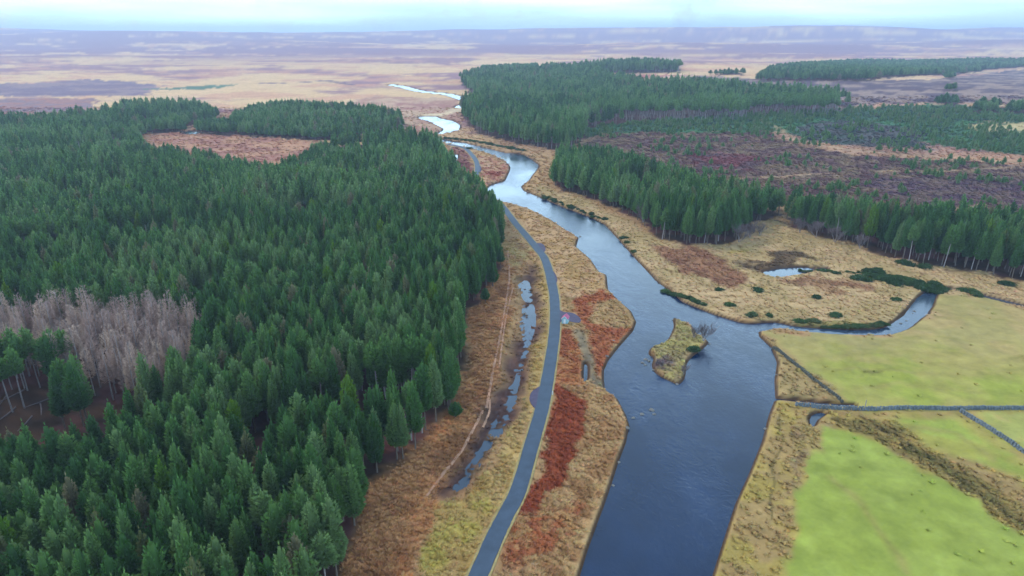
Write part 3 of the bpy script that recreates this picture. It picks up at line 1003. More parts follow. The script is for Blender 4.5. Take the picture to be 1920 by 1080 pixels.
def pine_meshes(seed, h, zbf, rad, nt_, ln, wd, trunk_mat, crown_mat, power=.8, blades=3, core=True, trunk_r=.14):
    vs_, fs_, sh = make_crown(seed, h, h * zbf, rad, nt_, ln, wd, power, blades, core)
    cm = bpy.data.meshes.new('crown'); cm.from_pydata(vs_, [], fs_); add_shoot_attr(cm, sh); cm.materials.append(crown_mat); cm.update()
    tv, tf_ = [], []
    tube(tv, tf_, [(0, 0, -.6), (.02, .03, h * .3), (-.03, .02, h * .6), (0, 0, h * .93)], [trunk_r * 1.25, trunk_r, trunk_r * .7, .03], 6)
    tm = bpy.data.meshes.new('trunk'); tm.from_pydata(tv, [], tf_); tm.materials.append(trunk_mat); tm.update()
    # one joined mesh for the far wood
    jv = vs_ + tv; jf = fs_ + [tuple(i + len(vs_) for i in f) for f in tf_]
    jm = bpy.data.meshes.new('pine'); jm.from_pydata(jv, [], jf); add_shoot_attr(jm, sh + [.5] * len(tv))
    jm.materials.append(crown_mat); jm.materials.append(trunk_mat)
    jm.polygons.foreach_set('material_index', np.array([0] * len(fs_) + [1] * len(tf_), dtype=np.int32)); jm.update()
    return cm, tm, jm


NEARP = []
specs = [(14, .22, 1.75, .72), (14, .26, 1.55, .58), (14, .20, 1.9, .5), (14, .30, 1.7, .42), (14, .24, 1.45, .66), (14, .28, 1.85, .40)]
for i, (h, zf, rd, pw) in enumerate(specs):
    NEARP.append(pine_meshes(100 + i, h, zf, rd, 760, .58, .10, M_BARK, M_PINE, pw, 4))
for i in range(2):   # bare-stemmed forest pines, crown only near the top
    NEARP.append(pine_meshes(130 + i, 14, .58, 1.7, 380, .74, .12, M_BARKPALE, M_PINE, .55, 4))
FARP = [pine_meshes(200 + i, 14, zf, rd * 1.05, 200, 1.15, .24, M_BARK, M_PINE, pw, 3)[2] for i, (h, zf, rd, pw) in enumerate(specs[:5])]
FARP.append(pine_meshes(220, 14, .58, 1.7, 120, 1.1, .22, M_BARKPALE, M_PINE, .55, 3)[2])
DEADP = [pine_meshes(300 + i, 14, .26 + .05 * i, 1.05 + .1 * i, 400, .80, .034, M_BARKPALE, M_DEAD, .5, 4, False, .13) for i in range(4)]


def proto_collection(name, meshes):
    c = bpy.data.collections.new(name)
    for i, m in enumerate(meshes):
        o = bpy.data.objects.new('%s_%02d' % (name, i), m)
        c.objects.link(o)
    return c


def scatter(name, x, y, z, idx_, rot, scl, attrs, coll, label=None, cat=None):
    me = bpy.data.meshes.new(name)
    n_ = len(x)
    me.vertices.add(n_)
    me.vertices.foreach_set('co', np.stack([x, y, z], 1).astype(np.float32).ravel())
    a = me.attributes.new('pick', 'INT', 'POINT'); a.data.foreach_set('value', idx_.astype(np.int32))
    a = me.attributes.new('rot', 'FLOAT_VECTOR', 'POINT'); a.data.foreach_set('vector', rot.astype(np.float32).ravel())
    a = me.attributes.new('scl', 'FLOAT_VECTOR', 'POINT'); a.data.foreach_set('vector', scl.astype(np.float32).ravel())
    for k, v in attrs.items():
        if v.ndim == 1:
            a = me.attributes.new(k, 'FLOAT', 'POINT'); a.data.foreach_set('value', v.astype(np.float32))
        else:
            a = me.attributes.new(k, 'FLOAT_VECTOR', 'POINT'); a.data.foreach_set('vector', v.astype(np.float32).ravel())
    me.update()
    o = bpy.data.objects.new(name, me); COL.objects.link(o)
    g = bpy.data.node_groups.new(name, 'GeometryNodeTree')
    g.interface.new_socket('Geometry', in_out='INPUT', socket_type='NodeSocketGeometry')
    g.interface.new_socket('Geometry', in_out='OUTPUT', socket_type='NodeSocketGeometry')
    N = g.nodes; L = g.links
    gi = N.new('NodeGroupInput'); go = N.new('NodeGroupOutput')
    ip = N.new('GeometryNodeInstanceOnPoints')
    ci = N.new('GeometryNodeCollectionInfo')
    ci.inputs['Collection'].default_value = coll
    ci.inputs['Separate Children'].default_value = True
    ci.inputs['Reset Children'].default_value = True
    ip.inputs['Pick Instance'].default_value = True

    def na(nm, dt):
        t = N.new('GeometryNodeInputNamedAttribute'); t.data_type = dt; t.inputs[0].default_value = nm
        return t.outputs[0]
    L.new(gi.outputs[0], ip.inputs['Points'])
    L.new(ci.outputs[0], ip.inputs['Instance'])
    L.new(na('pick', 'INT'), ip.inputs['Instance Index'])
    e2r = N.new('FunctionNodeEulerToRotation'); L.new(na('rot', 'FLOAT_VECTOR'), e2r.inputs[0])
    L.new(e2r.outputs[0], ip.inputs['Rotation'])
    L.new(na('scl', 'FLOAT_VECTOR'), ip.inputs['Scale'])
    L.new(ip.outputs[0], go.inputs[0])
    md = o.modifiers.new('scatter', 'NODES'); md.node_group = g
    tag(o, label, cat, kind='stuff')
    return o


C_NEAR = proto_collection('near_pine', [p[2] for p in NEARP])
C_FAR = proto_collection('far_pine', FARP)


def jgrid(P, sp, seed, jit=.42):
    r = np.random.default_rng(seed)
    lo = P.min(0); hi = P.max(0)
    xs = np.arange(lo[0], hi[0], sp); ys = np.arange(lo[1], hi[1], sp)
    X, Y = np.meshgrid(xs, ys)
    X = X + (np.arange(len(ys)) % 2)[:, None] * sp * .5
    X = X.ravel() + r.uniform(-jit, jit, X.size) * sp; Y = Y.ravel() + r.uniform(-jit, jit, Y.size) * sp
    m = inside(X, Y, P)
    return X[m], Y[m]


TX, TY, TZ, TT, TK, TH = [], [], [], [], [], []    # x, y, z, tint, kind(0 near, 1 far), height factor


def plant(P, seed, sp0, spk, hmul, tshift=0.0, holes=(), gap=.30, bare=0.0):
    r = np.random.default_rng(seed)
    # finer spacing close by: plant in rings of distance
    rings = [(0, 260), (260, 420), (420, 650), (650, 1000), (1000, 1600), (1600, 4000)]
    for a, b in rings:
        sp = sp0 + spk * (a + b if b < 3000 else 2 * a) * .5
        lo = P.min(0); hi = P.max(0)
        if hi[1] < a * .6:
            continue
        x, y = jgrid(P, sp, seed + a)
        d = np.hypot(x, y)
        m = (d >= a) & (d < b)
        x, y, d = x[m], y[m], d[m]
        # keep what the camera (or one a little to the side) could see
        px, py = project(x, y, 6.0)
        m = (px > -330) & (px < 2250) & (py < 1330) & (y > 20)
        x, y, d = x[m], y[m], d[m]
        if not len(x):
            continue
        dens = fbm(x, y, 22, 3, 55)
        m = (dens > gap) | (seg_dist(x, y, P, True)[0] < 7)
        for hp in holes:
            m &= ~inside(x, y, hp)
        x, y, d = x[m], y[m], d[m]
        big = fbm(x, y, 26, 3, 99); sml = r.random(len(x))
        t = .02 + .95 * sstep(.28, .74, big * .6 + sml * .4)
        t = t * .70 + tshift
        rare = r.random(len(x))
        t = np.where(rare > .955, .84 + .06 * sml, t)
        t = np.where((rare < .022) & (d < 420), .95 + .05 * sml, t)
        hf = (.66 + .42 * fbm(x, y, 30, 3, 120) + .32 * r.random(len(x))) * hmul
        mg, _ = seg_dist(x, y, MOORGAP, True)
        hf = hf * (.72 + .28 * sstep(4, 55, mg))
        k = np.where(d < 300, 0, 1)
        bz = np.where(r.random(len(x)) < bare, 2, 0)
        TX.append(x); TY.append(y); TT.append(np.clip(t, 0, 1)); TK.append(k + bz); TH.append(hf)


plant(F_MAIN, 1, 2.42, .0046, 1.0, .0, [DEAD] + HOLES + [RIDE], .355, .07)
plant(F_NORTH, 2, 3.0, .003, .95, .02, [RIDE])
plant(F_HILL, 3, 3.2, .0036, 1.25, -.03, HOLES[2:3], gap=.32, bare=.3)
plant(F_MID, 4, 2.7, .0030, .96, .0, gap=.30, bare=.06)
plant(F_EAST, 5, 2.8, .003, .98, -.04, gap=.30, bare=.12)
for i, P in enumerate([F_FAR, F_FAR2, F_FAR3] + F_CLUMP):
    plant(P, 20 + i, 3.0, .0045, 0.85 if i < 1 else .62, -.04, gap=.0)
tx = np.concatenate(TX); ty = np.concatenate(TY); tt = np.concatenate(TT); tk = np.concatenate(TK); th = np.concatenate(TH)

# trees pressed against holes and the pale-stemmed rows at the back of the clearings
ex = []
for (x0, x1, y0, y1, n_) in ((700, 800, 738, 750, 16), (-10, 150, 716, 738, 8), (-20, 130, 750, 790, 3), (30, 180, 470, 484, 26), (1110, 1400, 212, 228, 230), (1300, 1570, 202, 218, 230)):
    for i in range(n_):
        ex.append((x0 + (x1 - x0) * (i + rnd.random()) / n_, y0 + (y1 - y0) * rnd.random()))
ex = np.array(ex)
exx, exy = ground_pt(ex[:, 0], ex[:, 1])
tx = np.concatenate([tx, exx]); ty = np.concatenate([ty, exy]); tt = np.concatenate([tt, np.array([rnd.uniform(.3, .6) for _ in exx])])
tk = np.concatenate([tk, 2 + (np.hypot(exx, exy) > 300)]); th = np.concatenate([th, np.where(exx > 50, 1.3, 1.02) * rng.uniform(.85, 1.08, len(exx))])
tz = z_at(tx, ty)
print('trees', len(tx))

# choose the ones that show largest
px, py = project(tx, ty, tz)
pxt, pyt = project(tx, ty, tz + 14 * th)
dist = np.sqrt(tx ** 2 + ty ** 2 + H * H)
sees = (px > 5) & (px < 1915) & (pyt < 1060) & (py > 0)
score = np.where(sees, 1 / dist, 0)
order = np.argsort(-score)
NPICK = 290
pick = np.zeros(len(tx), bool); pick[order[:NPICK]] = True
pick &= sees

ORD = ['first', 'second', 'third', 'fourth', 'fifth', 'sixth', 'seventh', 'eighth', 'ninth', 'tenth', 'eleventh', 'twelfth', 'thirteenth', 'fourteenth', 'fifteenth',
       'sixteenth', 'seventeenth', 'eighteenth', 'nineteenth', 'twentieth', 'twenty-first', 'twenty-second', 'twenty-third', 'twenty-fourth', 'twenty-fifth',
       'twenty-sixth', 'twenty-seventh', 'twenty-eighth', 'twenty-ninth', 'thirtieth', 'thirty-first', 'thirty-second']
LOOK = {'dark': 'dark blue-green pine', 'mid': 'mid green pine', 'pale': 'pale grey-green pine', 'grey': 'thin brownish-green pine',
        'yellow': 'bright yellow-green pine', 'bare': 'small-crowned pine on bare stem'}
NUM = ['', 'one', 'two', 'three', 'four', 'five', 'six', 'seven', 'eight', 'nine', 'ten', 'eleven', 'twelve']


def zone_labels(pxs, pys, looks, xzones, yzones):
    """look + where it stands; where several still match, count them off from the left"""
    keys = []
    for x_, y_, lk in zip(pxs, pys, looks):
        xz = next(n_ for lim, n_ in xzones if x_ < lim); yz = next(n_ for lim, n_ in yzones if y_ < lim)
        keys.append((lk, yz, xz))
    res = []
    for i, k in enumerate(keys):
        same = sorted((j for j in range(len(keys)) if keys[j] == k), key=lambda j: pxs[j])
        base = '%s %s, %s' % k
        if len(same) == 1:
            res.append(base)
        elif len(same) == 2:
            res.append(base + (', left of two' if same[0] == i else ', right of two'))
        else:
            res.append(base + ', %s from left' % ORD[same.index(i)])
    return res


def place_tree(i, meshes, label, group, cat, name, rz, sx, sz):
    o = empty(name, (float(tx[i]), float(ty[i]), float(tz[i])), rz)
    o.scale = (sx, sx, sz)
    tag(o, label, cat, group)
    for nm, m_ in (('crown', meshes[0]), ('trunk', meshes[1])):
        c = bpy.data.objects.new(nm, m_); COL.objects.link(c); c.parent = o
        c['tint'] = float(tt[i])
    return o


sel = np.nonzero(pick)[0]
looks = []
for i in sel:
    t = tt[i]
    looks.append(LOOK['bare' if tk[i] >= 2 else ('yellow' if t > .92 else 'grey' if t > .8 else 'pale' if t > .46 else 'mid' if t > .24 else 'dark')])
XZ = [(110, 'at far left edge'), (220, 'near left edge'), (330, 'well left'), (440, 'left of middle'), (550, 'mid plantation'), (640, 'towards the road'), (2000, 'beside the orange grass')]
YZ = [(860, 'behind the front rows'), (900, 'upper front rows'), (940, 'third row up'), (980, 'second row up'), (1030, 'in lowest row'), (3000, 'at bottom edge')]
labs = zone_labels(pxt[sel], py[sel] - 60, looks, XZ, YZ)
for i, lb in zip(sel, labs):
    bare = tk[i] >= 2
    mset = NEARP[6 + rnd.randrange(2)] if bare else NEARP[rnd.randrange(6)]
    s = rnd.uniform(.82, 1.06)
    place_tree(i, mset, lb, 'pines of the near plantation', 'pine tree', 'pine_tree', rnd.random() * 6.28, s, float(th[i]))

rest = ~pick


def scatter_trees(name, m, coll, nfull, nbare, label):
    n_ = int(m.sum())
    if not n_:
        return
    b = tk[m] >= 2
    idx_ = rng.integers(0, nfull, n_)
    idx_ = np.where(b, nfull + rng.integers(0, nbare, n_), idx_)
    rot = np.stack([rng.normal(0, .04, n_), rng.normal(0, .04, n_), rng.uniform(0, 6.28, n_)], 1)
    s = rng.uniform(.84, 1.1, n_) * np.where(np.hypot(tx[m], ty[m]) > 420, 1.0 + (np.hypot(tx[m], ty[m]) - 420) * .0008, 1.0)
    scl = np.stack([s, s, th[m]], 1)
    scatter(name, tx[m], ty[m], tz[m], idx_, rot, scl, {'tint': tt[m]}, coll, label, 'forest')


far_m = rest & ((tk % 2) == 1)
near_m = rest & ((tk % 2) == 0)
th = np.where(np.hypot(tx, ty) > 300, th * .90, th)
scatter_trees('pine_forest', near_m, C_NEAR, 6, 2, "dense green pine plantation running up the left side of the road")
scatter_trees('pine_forest', far_m & (tx < 60 + ty * .0) & inside(tx, ty, F_MAIN), C_FAR, 5, 1, "blue-green back part of the pine plantation, around the pink-brown moor gap")
scatter_trees('pine_forest', far_m & inside(tx, ty, F_NORTH), C_FAR, 5, 1, "separate block of pines beyond the pink-brown moor gap")
scatter_trees('pine_forest', far_m & inside(tx, ty, F_MID), C_FAR, 5, 1, "pine wood on the far bank between the river and the purple felled ground")
scatter_trees('pine_forest', far_m & inside(tx, ty, F_EAST), C_FAR, 5, 1, "strip of dark pines behind the dry meadow and its stream")
done = inside(tx, ty, F_MAIN) | inside(tx, ty, F_NORTH) | inside(tx, ty, F_MID) | inside(tx, ty, F_EAST)
dfar = np.hypot(tx, ty)
scatter_trees('pine_forest', far_m & ~done & (dfar < 1350) & (tx < 560), C_FAR, 5, 1, "large hazy pine forest climbing the low hill right of the river bend")
scatter_trees('pine_forest', far_m & ~done & ~((dfar < 1350) & (tx < 560)), C_FAR, 5, 1, "distant blue conifer belts and clumps on the moor near the skyline")

# ------------------------------------------------------------------ dead trees
print('dead trees')
dx, dy = jgrid(DEAD, 3.3, 77)
pxd, pyd = project(dx, dy, 8.0)
m = (pxd > -60) & (pxd < 1950)
dx, dy = dx[m], dy[m]
dz = z_at(dx, dy)
dd_ = np.argsort(np.hypot(dx, dy))
print('dead', len(dx))
dsel = dd_[:290]
dts = [rnd.random() for _ in dsel]
pdx, pdy = project(dx[dsel], dy[dsel], dz[dsel])
dl = zone_labels(pdx, pdy, ["tan bare-twigged dead pine" if t > .66 else "pinkish dead pine" if t > .33 else "dull grey dead pine" for t in dts],
                 [(60, 'at left edge'), (130, 'left part'), (210, 'centre left'), (290, 'centre right'), (2000, 'right end')],
                 [(640, 'at back of bleached patch'), (665, 'in middle of bleached patch'), (690, 'low in bleached patch'), (3000, 'at front of bleached patch')])
for i, t, lab in zip(dsel, dts, dl):
    ms = DEADP[rnd.randrange(4)]
    o = empty('dead_tree', (float(dx[i]), float(dy[i]), float(dz[i])), rnd.random() * 6.28)
    o.scale = (rnd.uniform(.85, 1.2),) * 2 + (rnd.uniform(.8, 1.12),)
    tag(o, lab, 'dead tree', 'dead trees of the bleached patch')
    for nm, m_ in (('crown', ms[0]), ('trunk', ms[1])):
        c = bpy.data.objects.new(nm, m_); COL.objects.link(c); c.parent = o; c['tint'] = t

# ------------------------------------------------------------------ single small pines at the wood's edge
for (px_, py_, hh, ww, lab) in ((938, 498, 5.2, .62, "small dark cone-shaped pine standing clear of the wood, farthest up of three beside the bog"),
                                (924, 538, 6.5, .8, "dark rounded pine at the wood's edge between two smaller ones, left of the bog"),
                                (910, 566, 3.6, .6, "smallest of three dark pines outside the wood, lowest one on the tan grass"),
                                (854, 782, 3.0, .6, "tiny round pine alone on the orange grass by the wood corner")):
    x_, y_ = at(px_, py_)
    o = empty('young_pine', (x_, y_, float(z_at(x_, y_)[0])), rnd.random() * 6)
    s = hh / 14
    o.scale = (ww * 1.3, ww * 1.3, s * 1.25)
    tag(o, lab, 'pine tree')
    for nm, m_ in (('crown', NEARP[2][0]), ('trunk', NEARP[2][1])):
        c = bpy.data.objects.new(nm, m_); COL.objects.link(c); c.parent = o; c['tint'] = .12


# ------------------------------------------------------------------ bare deciduous trees
def bare_tree_meshes(seed, h, spread):
    r = random.Random(seed)
    tv, tf_ = [], []; bv, bf = [], []

    def grow(p, d, ln, rad, lvl):
        n = 3
        pts = [p]; q = p.copy(); dd = d.copy()
        for _ in range(n):
            dd = (dd + Vector((r.gauss(0, .16), r.gauss(0, .16), .06))).normalized()
            q = q + dd * ln / n; pts.append(q.copy())
        V, Fq = (tv, tf_) if lvl == 0 else (bv, bf)
        tube(V, Fq, pts, [rad, rad * .85, rad * .7, rad * .5], 4 if lvl < 2 else 3)
        if lvl < 4:
            for k in range(5 if lvl else 7):
                s = pts[1 + r.randrange(n)]
                nd = (dd + Vector((r.gauss(0, spread), r.gauss(0, spread), r.uniform(-.1, .7)))).normalized()
                grow(s, nd, ln * r.uniform(.5, .72), rad * .5, lvl + 1)
    for k in range(3):
        grow(Vector((0, 0, -.3)), Vector((r.gauss(0, .3), r.gauss(0, .3), 1)).normalized(), h * .45, .11, 0)
    a = bpy.data.meshes.new('trunk'); a.from_pydata(tv, [], tf_); a.materials.append(M_BARKPALE); a.update()
    b = bpy.data.meshes.new('twigs'); b.from_pydata(bv, [], bf); b.materials.append(M_TWIG); b.update()
    return a, b


BT = [bare_tree_meshes(5 + i, 7, .62) for i in range(3)]
for (px_, py_, s, lab) in ((1318, 640, .95, "bare purple-grey tree spreading over the upstream end of the river island"),
                           (1300, 634, .6, "small bare bush beside the larger bare tree on the river island"),
                           (1240, 690, .42, "low leafless purple scrub on the left shore of the river island"),
                           (1282, 700, .45, "thin bare sapling near the downstream tip of the river island"),
                           (1385, 455, 1.2, "bare grey tree at the corner of the far-bank wood, nearest the meadow's ring bank"),
                           (1405, 447, 1.1, "bare grey tree second out from the corner of the far-bank wood"),
                           (1425, 442, .9, "small bare tree farthest out from the corner of the far-bank wood"),
                           (1205, 418, 1.5, "tall pale leafless birch at the front edge of the far-bank wood"),
                           (1500, 437, 1.1, "bare grey tree at the left end of the dark pine strip"),
                           (1530, 446, 1.1, "bare grey tree in front of the dark pine strip, second from its left end"),
                           (1565, 455, 1.1, "bare grey tree in front of the dark pine strip, third from its left end"),
                           (1612, 466, 1.0, "bare grey tree in front of the dark pine strip, rightmost of its leafless row")):
    x_, y_ = at(px_, py_)
    o = empty('bare_tree', (x_, y_, float(z_at(x_, y_)[0])), rnd.random() * 6, s)
    tag(o, lab, 'bare tree')
    a, b = BT[rnd.randrange(3)]
    for nm, m_ in (('trunk', a), ('twigs', b)):
        c = bpy.data.objects.new(nm, m_); COL.objects.link(c); c.parent = o


# ------------------------------------------------------------------ gorse bushes and scrub
def bush_mesh(seed, n_=330):
    r = random.Random(seed); vs_, fs_, sh = [], [], []
    lobes = [(r.uniform(-.5, .5), r.uniform(-.4, .4), r.uniform(.45, .75)) for _ in range(4)]
    for i in range(n_):
        lx, ly, lr = lobes[i % 4]
        a = r.random() * 6.28; e = math.asin(r.random() ** .8)
        q = lr * (.75 + .3 * r.random())
        d = Vector((math.cos(a) * math.cos(e), math.sin(a) * math.cos(e), math.sin(e)))
        p = Vector((lx, ly, -.05)) + Vector((d.x * q, d.y * q, d.z * q * .95))
        shoot(vs_, fs_, sh, p, d + Vector((0, 0, .3)), .17, .055, r.random(), r, 4)
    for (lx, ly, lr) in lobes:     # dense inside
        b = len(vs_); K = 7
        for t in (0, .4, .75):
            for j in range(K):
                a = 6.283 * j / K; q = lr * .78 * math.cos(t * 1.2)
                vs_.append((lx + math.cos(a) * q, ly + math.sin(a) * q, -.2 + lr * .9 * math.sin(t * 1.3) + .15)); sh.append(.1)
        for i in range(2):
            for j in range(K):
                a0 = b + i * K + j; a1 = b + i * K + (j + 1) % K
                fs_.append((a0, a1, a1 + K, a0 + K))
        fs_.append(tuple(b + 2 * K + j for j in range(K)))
    me = bpy.data.meshes.new('bush'); me.from_pydata(vs_, [], fs_); add_shoot_attr(me, sh); me.materials.append(M_GORSE); me.update()
    return me


BUSH = [bush_mesh(40 + i) for i in range(5)]
BUSHES = []
for q in ((1302, 656, 1.9, "bright green gorse bush on the right shore of the river island"),
          (1347, 545, 2.0, "single dark gorse bush on the meadow, just below the large brown patch"),
          (1418, 545, 2.1, "gorse bush at the right tip of the large brown patch on the meadow"),
          (1530, 559, 2.3, "lone gorse bush in the middle of the meadow under the smaller brown patch"),
          (1366, 575, 2.4, "gorse clump on the meadow nearest the river bank bend"),
          (1408, 594, 2.4, "broad gorse clump on the bank left of the stream mouth"),
          (1443, 594, 1.6, "small gorse bush directly above the stream mouth"),
          (1570, 592, 2.3, "oval gorse bush alone on the meadow above the stream"),
          (1678, 563, 1.9, "dull green bush on the meadow left of the stream's bend"),
          (1885, 533, 3.2, "large dark bush on the pale grass behind the stream, far right"),
          (1500, 604, 2.2, "left one of two rounded bushes close above the stream"),
          (1527, 604, 2.2, "right one of two rounded bushes close above the stream"),
          (880, 279, 3.0, "very dark round bush where the road meets the river bank"),
          (1813, 545, 3.4, "dark green gorse mound right of the stream's narrow neck"),
          (1829, 553, 3.0, "lower gorse mound trailing right along the ditch"),
          (1168, 447, 2.2, "bush on the far river bank opposite the small passing place"),
          (1176, 455, 1.8, "small bush just downstream of another on the far river bank"),
          (1188, 472, 1.6, "single low bush on the far river bank, farthest down before the gorse"),
          (1700, 496, 3.0, "dark bush hugging the front of the pine strip, left of its pair"),
          (1735, 502, 3.0, "dark bush hugging the front of the pine strip, right of its pair")):
    BUSHES.append((*q, None))
for k in range(9):
    BUSHES.append((1246 + k * 9.0, 543 + k * 3.6, 1.6, "green gorse bush in the row along the far river bank above the island", "gorse row on the bank above the island"))
for k in range(15):
    BUSHES.append((1017 + k * 8.2 + rnd.uniform(-3, 3), 368 + k * 3.15, rnd.uniform(1.2, 2.4), "dark overhanging bush in the line along the far bank of the river's middle reach", "bushes along the middle reach"))
for k in range(24):
    BUSHES.append((836 + k * 6.4, 259.5 + 24 * (k / 23) ** 1.25, rnd.uniform(2.4, 3.4), "dark green bush in the hedge-like line along the upper river bend", "bushes along the upper bend"))
for k in range(16):
    BUSHES.append((1545 + k * 7.6, 612 - max(0, k - 11) * 1.2, rnd.uniform(1.0, 1.7), "low green bush in the row on the upper edge of the stream", "bushes along the stream"))
for k in range(30):
    t = k / 29
    BUSHES.append((1622 + 140 * t + rnd.uniform(-6, 6), 516 + 26 * t + rnd.uniform(-8, 8) * (1 - t * .6), rnd.uniform(2.4, 3.6), "deep green gorse in the thick bank that ends at the stream", "thick gorse bank above the stream"))
for k in range(12):
    BUSHES.append((1500 + k * 11, 505 + rnd.uniform(-1, 4) + k * .6, rnd.uniform(1.0, 1.9), "grey-green low scrub bush beside the meadow pool", "scrub beside the meadow pool"))
for g_ in {b[4] for b in BUSHES if b[4]}:
    ii = sorted((i for i in range(len(BUSHES)) if BUSHES[i][4] == g_), key=lambda i: BUSHES[i][0])
    for k, i in enumerate(ii):
        q = BUSHES[i]
        short = {'gorse row on the bank above the island': 'green gorse bush on the far bank above the island',
                 'bushes along the middle reach': "dark overhanging bush on the middle reach's far bank",
                 'bushes along the upper bend': 'dark hedge-like bush along the upper river bend',
                 'bushes along the stream': "low green bush on the stream's upper edge",
                 'thick gorse bank above the stream': 'deep green gorse in the thick bank by the stream',
                 'scrub beside the meadow pool': 'grey-green low scrub beside the meadow pool'}[g_]
        BUSHES[i] = (q[0], q[1], q[2], short + ', ' + ORD[k] + ' from left', g_)
for (px_, py_, s, lab, grp) in BUSHES:
    x_, y_ = at(px_, py_)
    o = mesh_obj('gorse_bush', None, None, None, me=BUSH[rnd.randrange(5)])
    o.location = (x_, y_, float(z_at(x_, y_)[0]) if True else 0)
    if o.location.z < -.5: o.location.z = -.5
    o.rotation_euler = (0, 0, rnd.random() * 6.28)
    o.scale = (s * rnd.uniform(.85, 1.35), s * rnd.uniform(.65, 1.0), s * rnd.uniform(.45, .75))
    o['tint'] = rnd.random() * (.35 if 'dark' in lab or 'deep' in lab else 1)
    tag(o, lab, 'bush', grp)

# ------------------------------------------------------------------ rough grass, bracken, heather and young trees as ground cover
print('tufts')


def tuft_mesh(seed, n_, ht, spread, wd):
    r = random.Random(seed); vs_, fs_ = [], []
    for i in range(n_):
        a = r.random() * 6.28; q = r.random() * spread * .45
        b = Vector((math.cos(a) * q, math.sin(a) * q, -.05))
        d = Vector((math.cos(a) * r.uniform(.2, 1.0) * spread, math.sin(a) * r.uniform(.2, 1.0) * spread, ht * r.uniform(.5, 1.1)))
        s = Vector((-math.sin(a), math.cos(a), 0)) * wd
        k = len(vs_)
        vs_ += [tuple(b - s), tuple(b + s), tuple(b + d * .6 + Vector((0, 0, ht * .18)) + s * .6), tuple(b + d)]
        fs_ += [(k, k + 1, k + 2), (k, k + 2, k + 3)]
    me = bpy.data.meshes.new('tuft'); me.from_pydata(vs_, [], fs_); me.materials.append(M_TUFT); me.update()
    return me


C_TUFT = proto_collection('tuft', [tuft_mesh(i, 22, .30, .40, .06) for i in range(5)])


def cover(name, n_, dmin, dmax, s0, s1, seed, label, thr=0.0, mod=None):
    r = np.random.default_rng(seed)
    # even spread over the picture's ground, denser close by
    d = (dmin ** .55 + r.random(n_) * (dmax ** .55 - dmin ** .55)) ** (1 / .55)
    dep_ = d * FW[1] + H * math.sin(PITCH)
    x = r.uniform(-1080, 1080, n_) * dep_ / F
    rs_ = river_sd(x, d); ss_ = stream_sd(x, d); ps_ = pond_sd(x, d)
    z, ws = ground_z(x, d, rs_, ss_, ps_)
    c, tu = ground_colour(x, d, ws)
    rd = sdf(x, d, ROAD, False, 20.0, 1.9)
    park = np.zeros(x.shape, bool)
    for sp in SLABS:
        park |= sdf(x, d, sp, True, 5.0) < .4
    m = (ws > .9) & (rd > .35) & ~park & (z > WATER_Z + .1) & (r.random(n_) < np.maximum(tu * 1.2 - .2, np.where(x > 60, .005, 0)))
    x, y, z, c = x[m], d[m], z[m], c[m]
    k = len(x)
    br = r.uniform(1.08, 1.48, k)[:, None]
    hue = r.normal(0, .05, (k, 3))
    c = np.clip(c * br * (1 + hue), 0, .8)
    s = r.uniform(s0, s1, k) * (1 + np.hypot(x, y) * .0016)
    rot = np.stack([np.zeros(k), np.zeros(k), r.uniform(0, 6.28, k)], 1)
    scatter(name, x, y, z, r.integers(0, 5, k), rot, np.stack([s * 1.25, s * 1.25, s], 1), {'tcol': c}, C_TUFT, label, 'ground cover')
    print(name, k)


cover('rough_grass', 170000, 55, 330, .6, 1.2, 5, "tan and rust rough grass and bracken tussocks either side of road and river")
cover('rough_grass', 80000, 330, 760, .9, 1.9, 6, "heather, brash and rough grass on the far bank and the purple felled ground")

# young conifers among the felled ground and green plantation
YOUNG = gpoly([(1060, 268), (1100, 240), (1400, 217), (1640, 201), (1920, 206), (2250, 215), (2250, 440), (1920, 432), (1560, 402), (1450, 384), (1330, 352), (1190, 300)])
yx, yy = jgrid(YOUNG, 4.2, 5)
gr = ground_colour(yx, yy)[0]
green = sstep(0.0, .02, gr[:, 1] - gr[:, 0] * 1.15)
dn = fbm(yx, yy, 24, 4, 140)
m = rng.random(len(yx)) < np.where(green > .5, .75 * sstep(.3, .5, dn), .55 * sstep(.52, .66, dn) + .02)
yx, yy = yx[m], yy[m]
pxx, _ = project(yx, yy, 0)
m = (pxx > 900) & (pxx < 2200); yx, yy = yx[m], yy[m]
k = len(yx); print('young', k)
s = rng.uniform(.14, .36, k)
scatter('young_conifers', yx, yy, z_at(yx, yy), rng.integers(0, 5, k), np.stack([np.zeros(k), np.zeros(k), rng.uniform(0, 6, k)], 1),
        np.stack([s * 2.2, s * 2.2, s * 1.1], 1), {'tint': rng.uniform(.3, .8, k)}, C_FAR, "low green replanted conifers scattered over the felled hillside", 'young trees')


